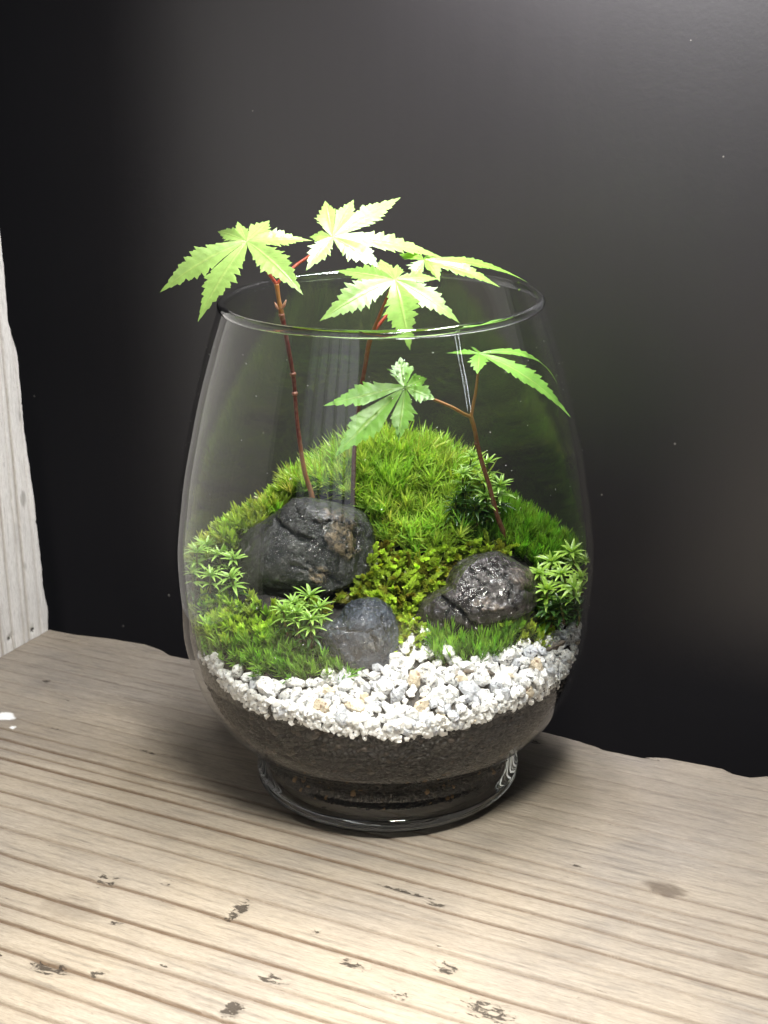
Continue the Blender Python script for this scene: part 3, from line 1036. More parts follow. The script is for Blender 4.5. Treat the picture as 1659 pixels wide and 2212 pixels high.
# 4 dark cushion moss, back right
cush = [(1010, 1120), (1060, 1115), (1120, 1105), (1190, 1125), (1250, 1165), (1275, 1210), (1240, 1250), (1180, 1260), (1120, 1215), (1085, 1190), (1020, 1190)]
P = sample(cush, .0017, extra=lambda x, y: (y > .01) & (x >= .032))
parts = [shoots(P, axis_at(P, .7, .14), rng.uniform(.004, .0068, len(P)), 22, .0033, .00050, 48, 14, .10, c_(.035, .085, .012), c_(.23, .48, .055))]
moss('cushion_moss', parts, M_moss, 'dark green velvety cushion moss at the back right against the glass')

# 5 left front: bushy bright, then dark green tufts
lf = [(395, 1345), (440, 1320), (540, 1310), (620, 1335), (680, 1350), (640, 1395), (560, 1410), (420, 1410)]
P = sample(lf, .0025)
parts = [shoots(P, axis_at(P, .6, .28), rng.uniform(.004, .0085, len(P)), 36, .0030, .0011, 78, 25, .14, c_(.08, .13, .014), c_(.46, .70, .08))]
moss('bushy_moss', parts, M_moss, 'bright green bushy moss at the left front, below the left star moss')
ld = [(405, 1405), (560, 1405), (650, 1385), (700, 1400), (765, 1450), (725, 1485), (650, 1480), (570, 1470), (500, 1440), (440, 1425)]
P = sample(ld, .0021)
tf = fbm(P * 190, 2)
parts = [shoots(P, axis_at(P, .7, .3), .0045 + .006 * np.clip(tf - .3, 0, .5), 24, .0042, .00058, 55, 14, .05, c_(.045, .10, .013), c_(.27, .54, .06))]
moss('tufted_moss', parts, M_moss, 'mid green tufted moss bordering the gravel at the left front')

# 6 right front tuft and lime fluffy moss
rf = [(915, 1405), (960, 1375), (1020, 1385), (1060, 1360), (1110, 1375), (1125, 1400), (1080, 1430), (1010, 1445), (935, 1440)]
P = sample(rf, .0018)
parts = [shoots(P, axis_at(P, .72, .18), rng.uniform(.0045, .0075, len(P)), 22, .0042, .00046, 46, 10, .04, c_(.045, .10, .014), c_(.27, .54, .06))]
moss('tufted_moss', parts, M_moss, 'mid green grassy moss tuft in front of the brown grey stone')
lm = [(1060, 1355), (1110, 1340), (1170, 1345), (1195, 1375), (1180, 1405), (1120, 1405), (1090, 1385)]
P = sample(lm, .0028)
parts = [shoots(P, axis_at(P, .5, .35), rng.uniform(.004, .0075, len(P)), 34, .0026, .0011, 80, 25, .16, c_(.09, .13, .015), c_(.48, .66, .08))]
moss('fluffy_moss', parts, M_moss, 'lime green fluffy moss beside the right star moss and gravel')
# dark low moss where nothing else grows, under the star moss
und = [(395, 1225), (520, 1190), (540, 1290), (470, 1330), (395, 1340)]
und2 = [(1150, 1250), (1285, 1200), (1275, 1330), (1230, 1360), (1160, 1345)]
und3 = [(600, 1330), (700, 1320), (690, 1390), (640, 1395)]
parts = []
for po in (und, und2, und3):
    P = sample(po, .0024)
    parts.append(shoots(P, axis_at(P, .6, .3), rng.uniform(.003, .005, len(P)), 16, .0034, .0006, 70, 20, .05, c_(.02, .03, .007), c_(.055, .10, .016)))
moss('low_moss', parts, M_moss, 'low dark moss on the soil under the star shaped sprigs')

# ------------------------------------------------------------------ star moss sprigs


def leaf_mesh(name, L, W, curl, fold, c0, c1):
    t = np.linspace(0, 1, 6)
    wd = W * .5 * np.array([.45, .9, 1., .85, .5, .03])
    V, Cc = [], []
    for k in range(6):
        x = L * (t[k] - .10 * t[k] ** 2); z = L * curl * t[k] ** 2
        for s_ in (-1, 0, 1):
            V.append((x, s_ * wd[k], z + abs(s_) * fold * wd[k]))
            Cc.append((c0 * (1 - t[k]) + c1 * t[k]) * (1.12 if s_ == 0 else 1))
    return mesh_np(name, np.array(V), grid_faces(6, 3), col=np.array(Cc))


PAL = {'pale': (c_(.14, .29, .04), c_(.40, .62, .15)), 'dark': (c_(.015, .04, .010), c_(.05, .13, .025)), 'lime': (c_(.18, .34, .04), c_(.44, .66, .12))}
LEAFM = {k: [leaf_mesh('star_leaf', .0072, .00142, cu, .45, *v) for cu in (-.05, -.22, -.40)] for k, v in PAL.items()}
M_sstem = leafy_mat('moss_stem', .5, .1, .4, .1)


def sprig(px, py, Y, height, whorls, sc, tone, lean=(0, 0), label='', group=''):
    """px,py: where the top whorl is seen"""
    top = at(px, py, Y)
    base = top - np.array([lean[0], lean[1], 1.]) * height
    root = empty('star_moss_sprig', base.tolist())
    tag(root, label, 'moss sprig', group)
    mid = (top + base) / 2 + rng.normal(0, .0006, 3)
    pl = np.array([base, mid, top]) - base
    st = tube_mesh('stem', pl, [.00050, .00045, .00035], 6, 4, lambda t, V: (c_(.10, .045, .02) * (1 - t[:, None]) + c_(.12, .16, .03) * t[:, None]))
    link('stem', st, M_sstem, root)
    ax = Vector((top - base).tolist()).normalized()
    q0 = ax.to_track_quat('Z', 'X')
    for wi in range(whorls):
        f = 1 - wi * min(.0036 / max(height, .001), .3)
        if f < .1: break
        pos = Vector((pl[0] * (1 - f) + pl[2] * f).tolist())
        n_ = 9 if wi == 0 else 7
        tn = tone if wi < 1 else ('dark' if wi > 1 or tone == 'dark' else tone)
        for ring in range(2 if wi == 0 else 1):
            for k in range(n_ if ring == 0 else 5):
                me = LEAFM[tn][int(rng.integers(0, 3))]
                o = link('leaf', me, M_star, root)
                an = k * 2 * math.pi / (n_ if ring == 0 else 5) + rng.uniform(-.2, .2) + wi
                el = math.radians((24 if ring == 0 else 58) - wi * 14 + rng.uniform(-10, 10))
                q = q0 @ Euler((0, 0, an)).to_quaternion() @ Euler((0, -el, 0)).to_quaternion()
                s_ = sc * rng.uniform(.85, 1.12) * (.8 if ring else 1)
                o.matrix_local = Matrix.Translation(pos) @ q.to_matrix().to_4x4() @ Matrix.Scale(s_, 4)
                # stay inside the glass
                tip = Vector(base.tolist()) + pos + q @ Vector((.0066 * s_, 0, 0))
                lim = float(r_in(tip.z)) - .0008
                if math.hypot(tip.x, tip.y) > lim:
                    hit = max(.3, 1 - (math.hypot(tip.x, tip.y) - lim) / (.0066 * s_))
                    o.matrix_local = Matrix.Translation(pos) @ q.to_matrix().to_4x4() @ Matrix.Scale(s_ * hit, 4)
    return root


ORD = ['leftmost', 'second from the left', 'third from the left', 'fourth from the left', 'fifth from the left', 'sixth from the left', 'seventh from the left', 'eighth from the left', 'ninth from the left', 'tenth from the left', 'eleventh from the left', 'twelfth from the left', 'thirteenth from the left', 'fourteenth from the left', 'fifteenth from the left', 'sixteenth from the left', 'seventeenth from the left', 'eighteenth from the left', 'nineteenth from the left', 'twentieth from the left']


def cluster(items, tone, where, group, sc=1.):
    items = sorted(items, key=lambda i: i[0])
    for k, it in enumerate(items):
        px, py, Y, h = it[:4]
        tn = it[4] if len(it) > 4 else tone
        wh = it[5] if len(it) > 5 else 3
        cnt = len(items)
        which = 'rightmost' if k == cnt - 1 else ORD[k]
        tnw = {'pale': 'pale green', 'lime': 'lime green', 'dark': 'dark green'}[tn]
        sprig(px, py, Y, h, wh, sc * rng.uniform(.9, 1.1), tn, rng.normal(0, .12, 2), f'{tnw} star moss sprig {where}, {which} of {cnt}', group)


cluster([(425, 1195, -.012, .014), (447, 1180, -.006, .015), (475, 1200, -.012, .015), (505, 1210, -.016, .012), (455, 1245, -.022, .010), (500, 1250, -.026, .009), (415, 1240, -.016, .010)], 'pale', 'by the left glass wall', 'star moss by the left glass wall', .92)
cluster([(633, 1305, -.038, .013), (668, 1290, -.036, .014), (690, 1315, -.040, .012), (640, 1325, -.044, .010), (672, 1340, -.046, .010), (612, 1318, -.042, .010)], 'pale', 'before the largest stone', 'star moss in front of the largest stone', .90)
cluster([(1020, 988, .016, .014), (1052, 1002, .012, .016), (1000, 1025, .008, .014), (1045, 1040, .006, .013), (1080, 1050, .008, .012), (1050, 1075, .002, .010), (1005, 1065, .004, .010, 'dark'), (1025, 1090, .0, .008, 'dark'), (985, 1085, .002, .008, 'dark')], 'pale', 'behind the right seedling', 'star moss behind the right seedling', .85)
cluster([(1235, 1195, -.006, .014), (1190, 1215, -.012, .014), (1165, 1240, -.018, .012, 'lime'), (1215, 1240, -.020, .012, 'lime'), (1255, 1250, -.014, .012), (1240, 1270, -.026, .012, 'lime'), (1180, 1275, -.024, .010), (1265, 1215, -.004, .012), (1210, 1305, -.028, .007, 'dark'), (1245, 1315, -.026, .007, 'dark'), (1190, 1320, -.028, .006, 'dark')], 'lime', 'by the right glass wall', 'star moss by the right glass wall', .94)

# ------------------------------------------------------------------ maple seedlings
M_mstem = None
mt, nt, out = new_mat('seedling_stem')
a = attr(nt).outputs['Color']
nz = noise_n(nt, 700, 3, .6, objco(nt))
c = mixc(nt, ramp(nt, nz, [(.4, (0, 0, 0)), (.75, (.5, .5, .5))]), a, (.30, .22, .16, 1))
p = N(nt, 'ShaderNodeBsdfPrincipled', {'Base Color': c, 'Roughness': .42, 'Specular IOR Level': .5, 'Subsurface Weight': .15, 'Subsurface Radius': (.002, .0006, .0004), 'Subsurface Scale': .5})
nt.links.new(p.outputs[0], out.inputs[0])
M_mstem = mt

mt, nt, out = new_mat('maple_leaf')
a = attr(nt).outputs['Color']
uv = N(nt, 'ShaderNodeSeparateXYZ', {0: N(nt, 'ShaderNodeTexCoord').outputs['UV']})
u_, v_ = uv.outputs[0], math_n(nt, 'ABSOLUTE', uv.outputs[1])
midr = N(nt, 'ShaderNodeMapRange', {0: v_, 1: .03, 2: .12, 3: 1., 4: 0.}).outputs[0]
sv = math_n(nt, 'FRACT', math_n(nt, 'SUBTRACT', math_n(nt, 'MULTIPLY', u_, 9.), math_n(nt, 'MULTIPLY', v_, .9)))
sidev = N(nt, 'ShaderNodeMapRange', {0: math_n(nt, 'ABSOLUTE', math_n(nt, 'SUBTRACT', sv, .5)), 1: .02, 2: .14, 3: 1., 4: 0.}).outputs[0]
vein = math_n(nt, 'MAXIMUM', midr, math_n(nt, 'MULTIPLY', sidev, .16))
nz = noise_n(nt, 260, 4, .6, objco(nt))
f = N(nt, 'ShaderNodeMapRange', {0: nz, 1: .3, 2: .7, 3: .82, 4: 1.15}).outputs[0]
c = N(nt, 'ShaderNodeVectorMath', {0: a, 3: f}, operation='SCALE').outputs[0]
c = mixc(nt, math_n(nt, 'MULTIPLY', vein, .26), c, (.62, .72, .22, 1))
hb = math_n(nt, 'SUBTRACT', math_n(nt, 'MULTIPLY', noise_n(nt, 1400, 3, .6, objco(nt)), .3), math_n(nt, 'MULTIPLY', vein, .8))
b = N(nt, 'ShaderNodeBump', {'Height': hb, 'Strength': .35, 'Distance': .0004})
p = N(nt, 'ShaderNodeBsdfPrincipled', {'Base Color': c, 'Roughness': .33, 'Specular IOR Level': .6, 'Normal': b.outputs[0]})
tc = N(nt, 'ShaderNodeVectorMath', {0: c, 1: (1.25, 1.2, .55)}, operation='MULTIPLY').outputs[0]
t = N(nt, 'ShaderNodeBsdfTranslucent', {'Color': tc})
mx = N(nt, 'ShaderNodeMixShader', {0: .36, 1: p.outputs[0], 2: t.outputs[0]})
nt.links.new(mx.outputs[0], out.inputs[0])
M_leaf = mt


def maple_leaf(parent, origin, cpx, cY, normal, lobes, c0, c1):
    """lobes: (tip px x, tip px y, depth offset of the tip, half width px, arch)"""
    Cc = at(*cpx, cY)
    nrm = np.array(normal, float); nrm /= np.linalg.norm(nrm)
    L_ = []
    for (tx, ty, dY, hw, arch) in lobes:
        T = at(tx, ty, cY + dY)
        v = T - Cc
        fl = v - nrm * (v @ nrm)
        L_.append([v, fl, hw * PXM * .87, arch])
    ex = L_[0][1] / np.linalg.norm(L_[0][1]); ey = np.cross(nrm, ex)
    ang = np.array([math.atan2(l[1] @ ey, l[1] @ ex) for l in L_])
    order = np.argsort(ang)
    parts = []
    UVs = []
    nr = 60
    for oi, k in enumerate(order):
        v, fl, hw, arch = L_[k]
        n = len(order)
        gp = ((ang[order[(oi + 1) % n]] - ang[k]) % (2 * np.pi)) / 2
        gm = ((ang[k] - ang[order[oi - 1]]) % (2 * np.pi)) / 2
        Ln = np.linalg.norm(v)
        d = v / Ln
        side = np.cross(nrm, d); side /= np.linalg.norm(side)
        upv = np.cross(d, side)
        t = np.linspace(0, 1, nr)
        prof = np.where(t < .46, .20 + .80 * np.sin(np.clip(t / .46, 0, 1) * np.pi / 2) ** 1.5, np.clip((1 - t) / .54, 0, 1) ** 1.05 * (1 + .25 * np.clip((1 - t) / .54, 0, 1) * (t - .46)))
        nt_ = max(6, int(Ln / (.0030)))
        nt_ = min(nt_, 11)
        tw_ = rng.normal(0, .35)
        rows = []
        uvr = []
        for sgn, gap in ((1, gp), (-1, gm)):
            pha = rng.random() * .6
            amp = rng.uniform(.45, 1.5, 40)[np.floor(t * nt_ + pha).astype(int)]
            s1 = (t * nt_ + pha) % 1
            s2 = (t * nt_ * 2 + pha * 2) % 1
            teeth = 1 + (.40 * amp * (s1 - .6) + .13 * (s2 - .5)) * np.clip((t - .16) / .15, 0, 1) * np.clip((1.02 - t) / .1, 0, 1)
            wdt = hw * prof * teeth
            cap = t * Ln * math.tan(min(gap, 1.15)) * 1.01
            if gap > 1.0:
                cap = t * Ln * 2.2
            wdt = np.minimum(wdt, cap)
            rows.append(wdt)
        # cross-section of 7 points
        q = np.array([-1, -.66, -.33, 0, .33, .66, 1])
        V = np.zeros((nr, 7, 3)); U = np.zeros((nr, 7, 2))
        for j, s_ in enumerate(q):
            wd = rows[0] if s_ > 0 else rows[1]
            fwd = np.abs(s_) ** 2 * wd * .55 * np.clip(t / .3, 0, 1) * (1 - t)
            zz_ = arch * Ln * 4 * t * (1 - t) * .5 + wd * (.30 * np.abs(s_) ** 1.3 * (1 - .5 * t)) - wd * .10 * np.abs(s_) ** 3
            zz_ = zz_ + tw_ * s_ * wd * t + wd * .008 * np.sin(t * nt_ * 6.28 + s_ * 2)
            V[:, j] = Cc + d * (t * Ln + fwd)[:, None] + side * (s_ * wd)[:, None] + upv * zz_[:, None]
            U[:, j, 0] = t; U[:, j, 1] = s_
        parts.append((V.reshape(-1, 3), grid_faces(nr, 7), np.repeat((c0[None] * (1 - t[:, None]) + c1[None] * t[:, None])[:, None], 7, 1).reshape(-1, 3)))
        UVs.append(U.reshape(-1, 2))
    V, F, Co = join(parts)
    me = mesh_np('leaf', V - origin, F, col=Co, uv=np.vstack(UVs))
    return link('leaf', me, M_leaf, parent), Cc


def stem_col(stops):
    ts = [s[0] for s in stops]; cs = np.array([s[1] for s in stops])
    return lambda t, V: np.stack([np.interp(t, ts, cs[:, i]) for i in range(3)], 1)


def px_path(pts):
    return np.array([at(*p) for p in pts])


RED, DRED, ORG, BRN = c_(.42, .055, .035), c_(.10, .016, .016), c_(.36, .16, .05), c_(.13, .04, .02)

# left seedling
b0 = at(676, 1090, .008)
sl = empty('maple_seedling', b0.tolist())
tag(sl, 'tallest maple seedling, on the left, with two leaves above the rim', 'seedling')
pth = px_path([(678, 1095, .008), (673, 1068, .008), (657.5, 1016, .007), (647, 951, .006), (640.5, 899, .005), (636.6, 847, .004), (632.7, 808, .003), (618.4, 730, .001), (608, 678, .0), (602, 645, 0), (597.5, 613, 0)]) - b0
link('stem', tube_mesh('stem', pth, [.00095, .00095, .00085, .00078, .00074, .00074, .00078, .00078, .0010, .00068, .0009], 10, 6,
     stem_col([(0, ORG), (.22, ORG), (.31, DRED * 1.6), (.5, DRED), (.78, DRED), (.8, c_(.22, .09, .03)), (.9, c_(.30, .13, .035)), (1, c_(.40, .16, .05))])), M_mstem, sl)
for i, (x, y, Y) in enumerate([(632.7, 808, .003), (636.8, 850, .004), (608, 680, 0)]):
    p0 = at(x, y, Y) - b0
    nd = tube_mesh('node', [p0 + np.array([0, 0, -.0007]), p0 + np.array([0, 0, -.0002]), p0 + np.array([0, 0, .0002]), p0 + np.array([0, 0, .0007])], [.0008, .00115, .00115, .0008], 10, 3, stem_col([(0, c_(.22, .07, .05)), (1, c_(.30, .13, .10))]))
    link('node', nd, M_mstem, sl)
for dx, s_ in ((-1, 1), (1, 1.35)):
    p0 = at(605 + dx * 3, 668, -.0004) - b0
    q = tube_mesh('bud_scale', [p0, p0 + np.array([.0007 * dx, 0, .0011]) * s_, p0 + np.array([.0013 * dx, 0, .0024]) * s_], [.00045, .0006, .0001], 6, 4, stem_col([(0, c_(.30, .12, .07)), (1, c_(.5, .28, .2))]))
    link('bud_scale', q, M_mstem, sl)


def petiole(parent, pts, b, r0=.00062, r1=.00045, col=None):
    q = tube_mesh('petiole', px_path(pts) - b, np.linspace(r0, r1, len(pts)), 8, 6, stem_col(col or [(0, RED), (1, RED * .9)]))
    link('petiole', q, M_mstem, parent)


LC0, LC1 = c_(.36, .56, .15), c_(.33, .55, .13)
lf1, _ = maple_leaf(sl, b0, (533, 521), -.003, (.02, -.62, .80), [
    (345, 632, -.012, 34, .14), (427, 696, -.024, 40, .12), (655, 637, -.020, 36, .12), (676, 520, .006, 34, .08), (582, 476, .026, 30, .0), (513, 478, .020, 17, .0), (470, 500, .014, 20, .05)], LC0, LC1)
petiole(lf1, [(597.5, 614, 0), (574, 582, -.0005), (552, 553, -.001), (534, 524, -.0026)], b0)
lf2, _ = maple_leaf(sl, b0, (718.5, 512), .010, (.05, -.60, .80), [
    (702, 433, .022, 31, .0), (764, 431, .030, 30, .0), (866, 426, .036, 33, .02), (968, 562, .014, 36, .10), (822, 580, -.010, 40, .08), (661, 585, -.014, 26, .10), (668, 512, .004, 20, .05)], LC0, LC1)
petiole(lf2, [(597.5, 614, 0), (618, 592, .001), (642, 571, .004), (664, 556, .006), (700, 528, .009), (717, 514, .0101)], b0)

# middle seedling
b1 = at(765, 1125, .004)
sm = empty('maple_seedling', b1.tolist())
tag(sm, 'maple seedling in the middle with two drooping leaves at rim height', 'seedling')
pth = px_path([(764, 1130, .004), (762, 1100, .004), (763.5, 1030, .003), (765.4, 971, .002), (773, 892, .001), (779, 844, 0), (787, 800, -.001), (794, 757, -.002), (800, 730, -.003)]) - b1
link('stem', tube_mesh('stem', pth, [.0009, .0009, .00085, .0008, .00075, .00072, .00072, .0008, .0009], 10, 6, stem_col([(0, BRN * 1.2), (.3, BRN), (.55, DRED), (.8, BRN * 1.6), (1, ORG)])), M_mstem, sm)
lf3, _ = maple_leaf(sm, b1, (853, 604), -.022, (.03, -.66, .75), [
    (724, 585, .010, 26, .05), (690, 694, -.016, 34, .12), (886, 757, -.026, 37, .12), (994, 699, -.010, 30, .14), (950, 603, .010, 18, .08), (858, 571, .018, 17, .0), (822, 560, .022, 26, .0)], c_(.27, .49, .10), c_(.30, .52, .12))
petiole(lf3, [(800, 730, -.003), (812, 700, -.006), (826, 667, -.011), (840, 633, -.018), (852, 606, -.0218)], b1, col=[(0, ORG), (1, RED)])
lf4, _ = maple_leaf(sm, b1, (917, 562), .010, (.12, -.45, .88), [
    (1081, 621, -.006, 30, .10), (1143, 612, .020, 22, .14), (862, 549, .012, 20, .03), (894, 598, -.008, 26, .05), (950, 609, -.016, 22, .10), (960, 556, .03, 20, .0)], c_(.22, .46, .06), c_(.25, .50, .075))
petiole(lf4, [(800, 730, -.003), (818, 702, -.002), (848, 665, .001), (880, 610, .006), (915, 564, .0098)], b1)

# right seedling
b2 = at(1092, 1170, .002)
sr = empty('maple_seedling', b2.tolist())
tag(sr, 'shortest maple seedling, on the right, with both leaves inside the glass', 'seedling')
pth = px_path([(1092, 1172, .002), (1088.8, 1153, .002), (1075, 1118, .001), (1057, 1050, 0), (1041, 999, -.002), (1031, 959, -.003), (1025, 927, -.004), (1017.4, 901, -.005)]) - b2
link('stem', tube_mesh('stem', pth, [.0010, .00105, .0009, .00082, .0008, .0008, .00075, .0008], 10, 6, stem_col([(0, BRN * .7), (.3, BRN), (.6, BRN * 1.4), (.75, c_(.20, .08, .03)), (1, c_(.40, .22, .06))])), M_mstem, sr)
p0 = at(1030, 959, -.003) - b2
link('node', tube_mesh('node', [p0 + np.array([0, 0, -.0006]), p0 + np.array([0, 0, -.0002]), p0 + np.array([0, 0, .0002]), p0 + np.array([0, 0, .0006])], [.0008, .00105, .00105, .0008], 10, 3, stem_col([(0, BRN * 1.5), (1, c_(.2, .08, .05))])), M_mstem, sr)
PK = [(0, c_(.40, .22, .07)), (1, c_(.45, .24, .13))]
lf5, _ = maple_leaf(sr, b2, (874.6, 836), -.030, (-.05, -.80, .60), [
    (865, 771, .012, 30, .0), (922, 817, .006, 19, .03), (940, 863, -.004, 27, .05), (861, 953, -.010, 31, .06), (722, 988, -.014, 42, .08), (698, 877, -.006, 33, .05)], c_(.23, .47, .08), c_(.21, .46, .075))
petiole(lf5, [(1017.4, 901, -.005), (1000, 893, -.008), (975, 879, -.014), (940, 864, -.021), (905, 848, -.027), (877, 837, -.0298)], b2, .00065, .0004, PK)
lf6, _ = maple_leaf(sr, b2, (1035, 764), -.006, (.22, -.30, .93), [
    (1233, 902, -.016, 40, .16), (1205, 832, .020, 20, .30), (963, 763, .004, 17, .05), (1031, 808, -.018, 22, .05), (1027, 752, .016, 16, .0)], c_(.20, .44, .06), c_(.21, .46, .075))
petiole(lf6, [(1017.4, 901, -.005), (1021, 880, -.005), (1027, 850, -.005), (1032, 808, -.005), (1035, 766, -.0058)], b2, .00065, .0004, PK)

# ------------------------------------------------------------------ white gravel
mats = []
for nm, base, sp, spc in [('white_quartz', (.80, .80, .79), .30, (.05, .05, .06)), ('grey_speckled', (.52, .54, .58), .50, (.08, .08, .10)), ('tan_quartz', (.66, .57, .43), .25, (.2, .1, .05))]:
    mt, nt, out = new_mat(nm)
    co = objco(nt)
    rnd = N(nt, 'ShaderNodeObjectInfo').outputs['Random']
    off = N(nt, 'ShaderNodeCombineXYZ', {0: rnd, 1: rnd, 2: rnd}).outputs[0]
    vv = N(nt, 'ShaderNodeVectorMath', {0: co, 1: N(nt, 'ShaderNodeVectorMath', {0: off, 1: (3, 7, 5)}, operation='MULTIPLY').outputs[0]}, operation='ADD').outputs[0]
    n1 = noise_n(nt, 3.4, 3, .6, vv)
    n2 = noise_n(nt, 1.5, 4, .6, vv)
    n3 = noise_n(nt, 1.1, 2, .5, vv)
    c = mixc(nt, ramp(nt, n2, [(.45, (0, 0, 0)), (.72, (.8, .8, .8))]), (*base, 1), tuple(q * .66 for q in base) + (1,))
    sm_ = math_n(nt, 'MULTIPLY', ramp(nt, n1, [(.56, (0, 0, 0)), (.61, (1, 1, 1))]), ramp(nt, n3, [(.42, (0, 0, 0)), (.54, (1, 1, 1))]))
    c = mixc(nt, math_n(nt, 'MULTIPLY', sm_, .85), c, (*spc, 1))
    bmp = N(nt, 'ShaderNodeBump', {'Height': n2, 'Strength': .35, 'Distance': .25})
    p = N(nt, 'ShaderNodeBsdfPrincipled', {'Base Color': c, 'Roughness': .38, 'Subsurface Weight': .25, 'Subsurface Radius': (.0018, .0016, .0014), 'Subsurface Scale': .5, 'Normal': bmp.outputs[0]})
    nt.links.new(p.outputs[0], out.inputs[0])
    mats.append(mt)


def chip_mesh(seed, n=18):
    r_ = np.random.default_rng(seed)
    ax = np.array([1, r_.uniform(.65, .95), r_.uniform(.5, .8)])
    bm = bmesh.new()
    for k in range(n):
        v = r_.normal(size=3); v /= np.linalg.norm(v)
        bm.verts.new((v * ax * r_.uniform(.82, 1.06)).tolist())
    res = bmesh.ops.convex_hull(bm, input=list(bm.verts))
    for v in [v for v in bm.verts if not v.link_faces]:
        bm.verts.remove(v)
    bmesh.ops.recalc_face_normals(bm, faces=list(bm.faces))
    return bm


chips = {}
for mi in range(3):
    for k in range(12 if mi == 0 else 6):
        bm = chip_mesh(100 * mi + k, 26)
        me = bpy.data.meshes.new('gravel_chip'); bm.to_mesh(me)
        bm.free()
        me.materials.append(mats[mi])
        chips.setdefault(mi, []).append(me)

gpoly = [(432, 1415), (470, 1440), (560, 1470), (640, 1490), (700, 1480), (745, 1450), (770, 1420), (850, 1395), (900, 1360), (935, 1365), (930, 1415), (1010, 1440), (1090, 1420), (1130, 1395), (1190, 1390), (1200, 1365), (1270, 1350), (1290, 1420), (1215, 1510), (1140, 1535), (1050, 1570), (950, 1600), (850, 1612), (740, 1600), (650, 1580), (560, 1552), (490, 1510), (430, 1445)]
cand = []
placed = []
tries = 0


def try_chip(x, y, zoff, s_, fac):
    z = float(hgt(np.array(x), np.array(y))) + zoff
    lim = float(r_in(z)) - s_ * .72
    r = math.hypot(x, y)
    if r > lim:
        x, y = x * lim / r, y * lim / r
    P = np.array([x, y, z])
    for q, qs in placed[-900:]:
        if np.sum((q - P) ** 2) < (fac * (qs + s_)) ** 2:
            return False
    placed.append((P, s_))
    return True


# against the glass first: two courses along the lower border
for layer, (dz, n_) in enumerate(((.0010, 80), (.0036, 70))):
    for k in range(n_ * 6):
        i = rng.uniform(0, len(EDGE) - 1)
        j = int(i); fr = i - j
        e = EDGE[j] * (1 - fr) + EDGE[min(j + 1, len(EDGE) - 1)] * fr
        if len(placed) > (layer + 1) * n_: break
        try_chip(e[0], e[1], dz + rng.uniform(-.0012, .001), rng.uniform(.0018, .0032), .60)
for k in range(9000):
    x, y = rng.uniform(-.073, .073), rng.uniform(-.073, -.0)
    if math.hypot(x, y) > .0735: continue
    z = float(hgt(np.array(x), np.array(y)))
    px, py = project(np.array([x, y, z]))
    if not in_poly(np.array(px), np.array(py), gpoly): continue
    s_ = rng.choice([rng.uniform(.0030, .0046), rng.uniform(.0018, .0030)], p=[.55, .45])
    try_chip(x, y, rng.uniform(.0005, .0030), s_, .58 if k < 5000 else .44)
big = list(placed)
fine = []
for k in range(3000):
    x, y = rng.uniform(-.073, .073), rng.uniform(-.073, .0)
    if k % 14 == 0:
        i = rng.uniform(0, len(EDGE) - 1.001); j = int(i)
        e = EDGE[j] * (1 - i + j) + EDGE[j + 1] * (i - j)
        x, y, z = e[0], e[1], e[2] + rng.uniform(-.0020, .005)
    else:
        if math.hypot(x, y) > .0735: continue
        z = float(hgt(np.array(x), np.array(y))) + rng.uniform(.0, .0022)
        px, py = project(np.array([x, y, z]))
        if not in_poly(np.array(px), np.array(py), gpoly): continue
    s_ = rng.uniform(.0008, .0018) * (1.35 if k % 14 == 0 else 1)
    lim = float(r_in(z)) - s_ * .8; r = math.hypot(x, y)
    if r > lim: x, y = x * lim / r, y * lim / r
    fine.append((np.array([x, y, z]), s_))
scr = [(project(p_), p_, s_) for p_, s_ in placed]
keep = [(p_, s_) for (xy, p_, s_) in scr if not in_stone(np.array([p_]), -.004)[0]]
keep.sort(key=lambda q: -q[1])
keep += fine
rest = bmesh.new()
GL = ['white angular quartz chip in the gravel strip', 'grey speckled stone chip among the white gravel', 'tan quartz chip among the white gravel']
GG = ['white gravel chips', 'grey gravel chips', 'tan gravel chips']
for i, (p_, s_) in enumerate(keep):
    r = rng.random()
    mi = 0 if r < .80 else (1 if r < .965 else 2)
    rot = Euler(rng.uniform(0, 6.28, 3).tolist())
    mw = Matrix.Translation(p_.tolist()) @ rot.to_matrix().to_4x4() @ Matrix.Scale(float(s_), 4)
    me = chips[mi][int(rng.integers(0, len(chips[mi])))]
    if i < 300:
        o = link('gravel_chip', me)
        o.matrix_world = mw
        tag(o, GL[mi], 'gravel', GG[mi])
    else:
        n0 = len(rest.verts)
        rest.from_mesh(me)
        rest.verts.ensure_lookup_table()
        bmesh.ops.transform(rest, matrix=mw, verts=rest.verts[n0:])
tans = sorted([o for o in C.objects if o.get('group') == GG[2]], key=lambda o: project(np.array(o.matrix_world.translation))[0])
for k, o in enumerate(tans):
    if k < len(ORD): o['label'] = f'tan quartz chip among the white gravel, {ORD[k]} of {len(tans)}'
if len(rest.verts):
    me = bpy.data.meshes.new('fine_gravel'); rest.to_mesh(me)
    o = link('fine_gravel', me, mats[0])
    me.materials.clear(); me.materials.append(mats[0])
    tag(o, 'smallest white gravel grains between the larger chips', 'gravel', kind='stuff')
rest.free()
print('chips', len(keep))

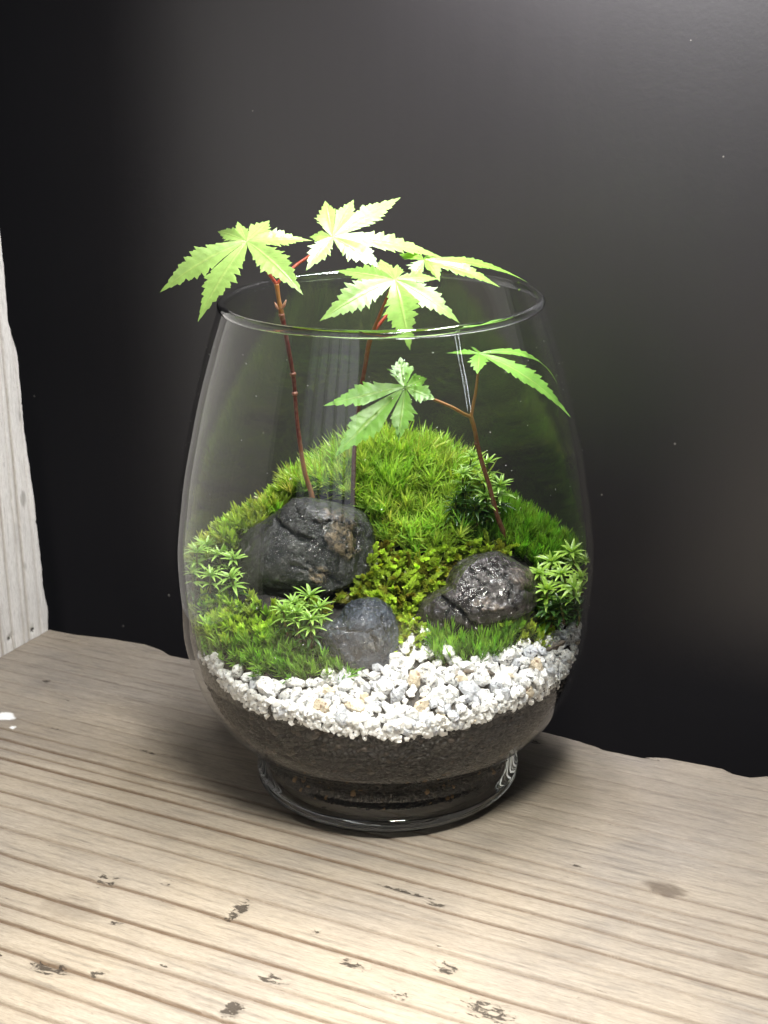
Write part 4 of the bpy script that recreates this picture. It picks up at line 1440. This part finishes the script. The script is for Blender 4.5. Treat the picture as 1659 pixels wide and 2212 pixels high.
# bark splinters lying on the gravel
mt, nt, out = new_mat('dark_bark')
nz = noise_n(nt, 300, 4, .6, N(nt, 'ShaderNodeMapping', {'Vector': objco(nt), 'Scale': (1, 6, 6)}).outputs[0])
c = ramp(nt, nz, [(.35, (.03, .025, .02)), (.7, (.20, .16, .12))])
p = N(nt, 'ShaderNodeBsdfPrincipled', {'Base Color': c, 'Roughness': .6, 'Normal': N(nt, 'ShaderNodeBump', {'Height': nz, 'Strength': .6, 'Distance': .0005}).outputs[0]})
nt.links.new(p.outputs[0], out.inputs[0])
for (x1, y1, x2, y2, lab) in [(1000, 1449, 1070, 1456, 'longer dark bark splinter lying across the white gravel'), (1180, 1405, 1222, 1385, 'shorter dark bark splinter near the right glass wall')]:
    a_, b_ = on_glass(x1, y1), on_glass(x2, y2)
    Ym = -.052 if x1 < 1100 else -.036
    a_, b_ = at(x1, y1, Ym), at(x2, y2, Ym + .001)
    c0_ = (a_ + b_) / 2
    L = np.linalg.norm(b_ - a_)
    t = np.linspace(0, 1, 12)
    wv = .0011 * np.sin(np.pi * np.clip(t * .94 + .03, 0, 1)) ** .6 * (1 + .4 * np.sin(t * 17))
    V = []
    sdv = np.cross((b_ - a_) / L, -FW); sdv /= np.linalg.norm(sdv)
    up_ = np.cross(sdv, (b_ - a_) / L)
    if up_[2] < 0: up_ = -up_
    for k in range(12):
        p_ = a_ + (b_ - a_) * t[k] + up_ * .0004 * math.sin(t[k] * 5)
        for (q, h_) in ((-1, 0), (-.2, .0006), (1, .0001), (.2, -.0006)):
            V.append(p_ + sdv * q * wv[k] + up_ * h_ - c0_)
    o = link('bark_splinter', mesh_np('bark_splinter', np.array(V), grid_faces(12, 4, True), smooth=False), mt)
    o.location = c0_.tolist()
    tag(o, lab, 'bark')

# ------------------------------------------------------------------ water drops on leaves and moss
mt, nt, out = new_mat('water')
p = N(nt, 'ShaderNodeBsdfPrincipled', {'Base Color': (1, 1, 1, 1), 'Roughness': .02, 'IOR': 1.33, 'Transmission Weight': 1.})
nt.links.new(p.outputs[0], out.inputs[0])
bm0 = bmesh.new(); bmesh.ops.create_icosphere(bm0, subdivisions=2, radius=1)
dv = np.array([v.co[:] for v in bm0.verts]); df = np.array([[v.index for v in f.verts] for f in bm0.faces]); bm0.free()


def drops(name, pts, sizes, parent=None, off=np.zeros(3)):
    V, F = [], []
    for i, (p_, s_) in enumerate(zip(pts, sizes)):
        F.append(df + i * len(dv)); V.append(dv * np.array([1, 1, .6]) * s_ + p_ - off)
    return link(name, mesh_np(name, np.vstack(V), np.vstack(F)), mt, parent)


co5 = np.zeros(len(lf5.data.vertices) * 3); lf5.data.vertices.foreach_get('co', co5); co5 = co5.reshape(-1, 3)
ii = rng.choice(len(co5), 70, replace=False)
d5 = drops('water_drops', co5[ii] + np.array([0, -.0002, .0002]), rng.uniform(.00018, .00055, 70), lf5)
tag(d5, kind='stuff')
P = np.vstack([sample(hill, .0042), sample(lf, .005), sample(feather, .005), sample(slope, .005)])
k_ = rng.choice(len(P), min(150, len(P)), replace=False)
dd = drops('water_drops', P[k_] + hnorm(P[k_, 0], P[k_, 1]) * rng.uniform(.003, .008, (len(k_), 1)), rng.uniform(.00012, .00034, len(k_)))
tag(dd, 'tiny clear water drops caught on the bright moss', 'water', kind='stuff')
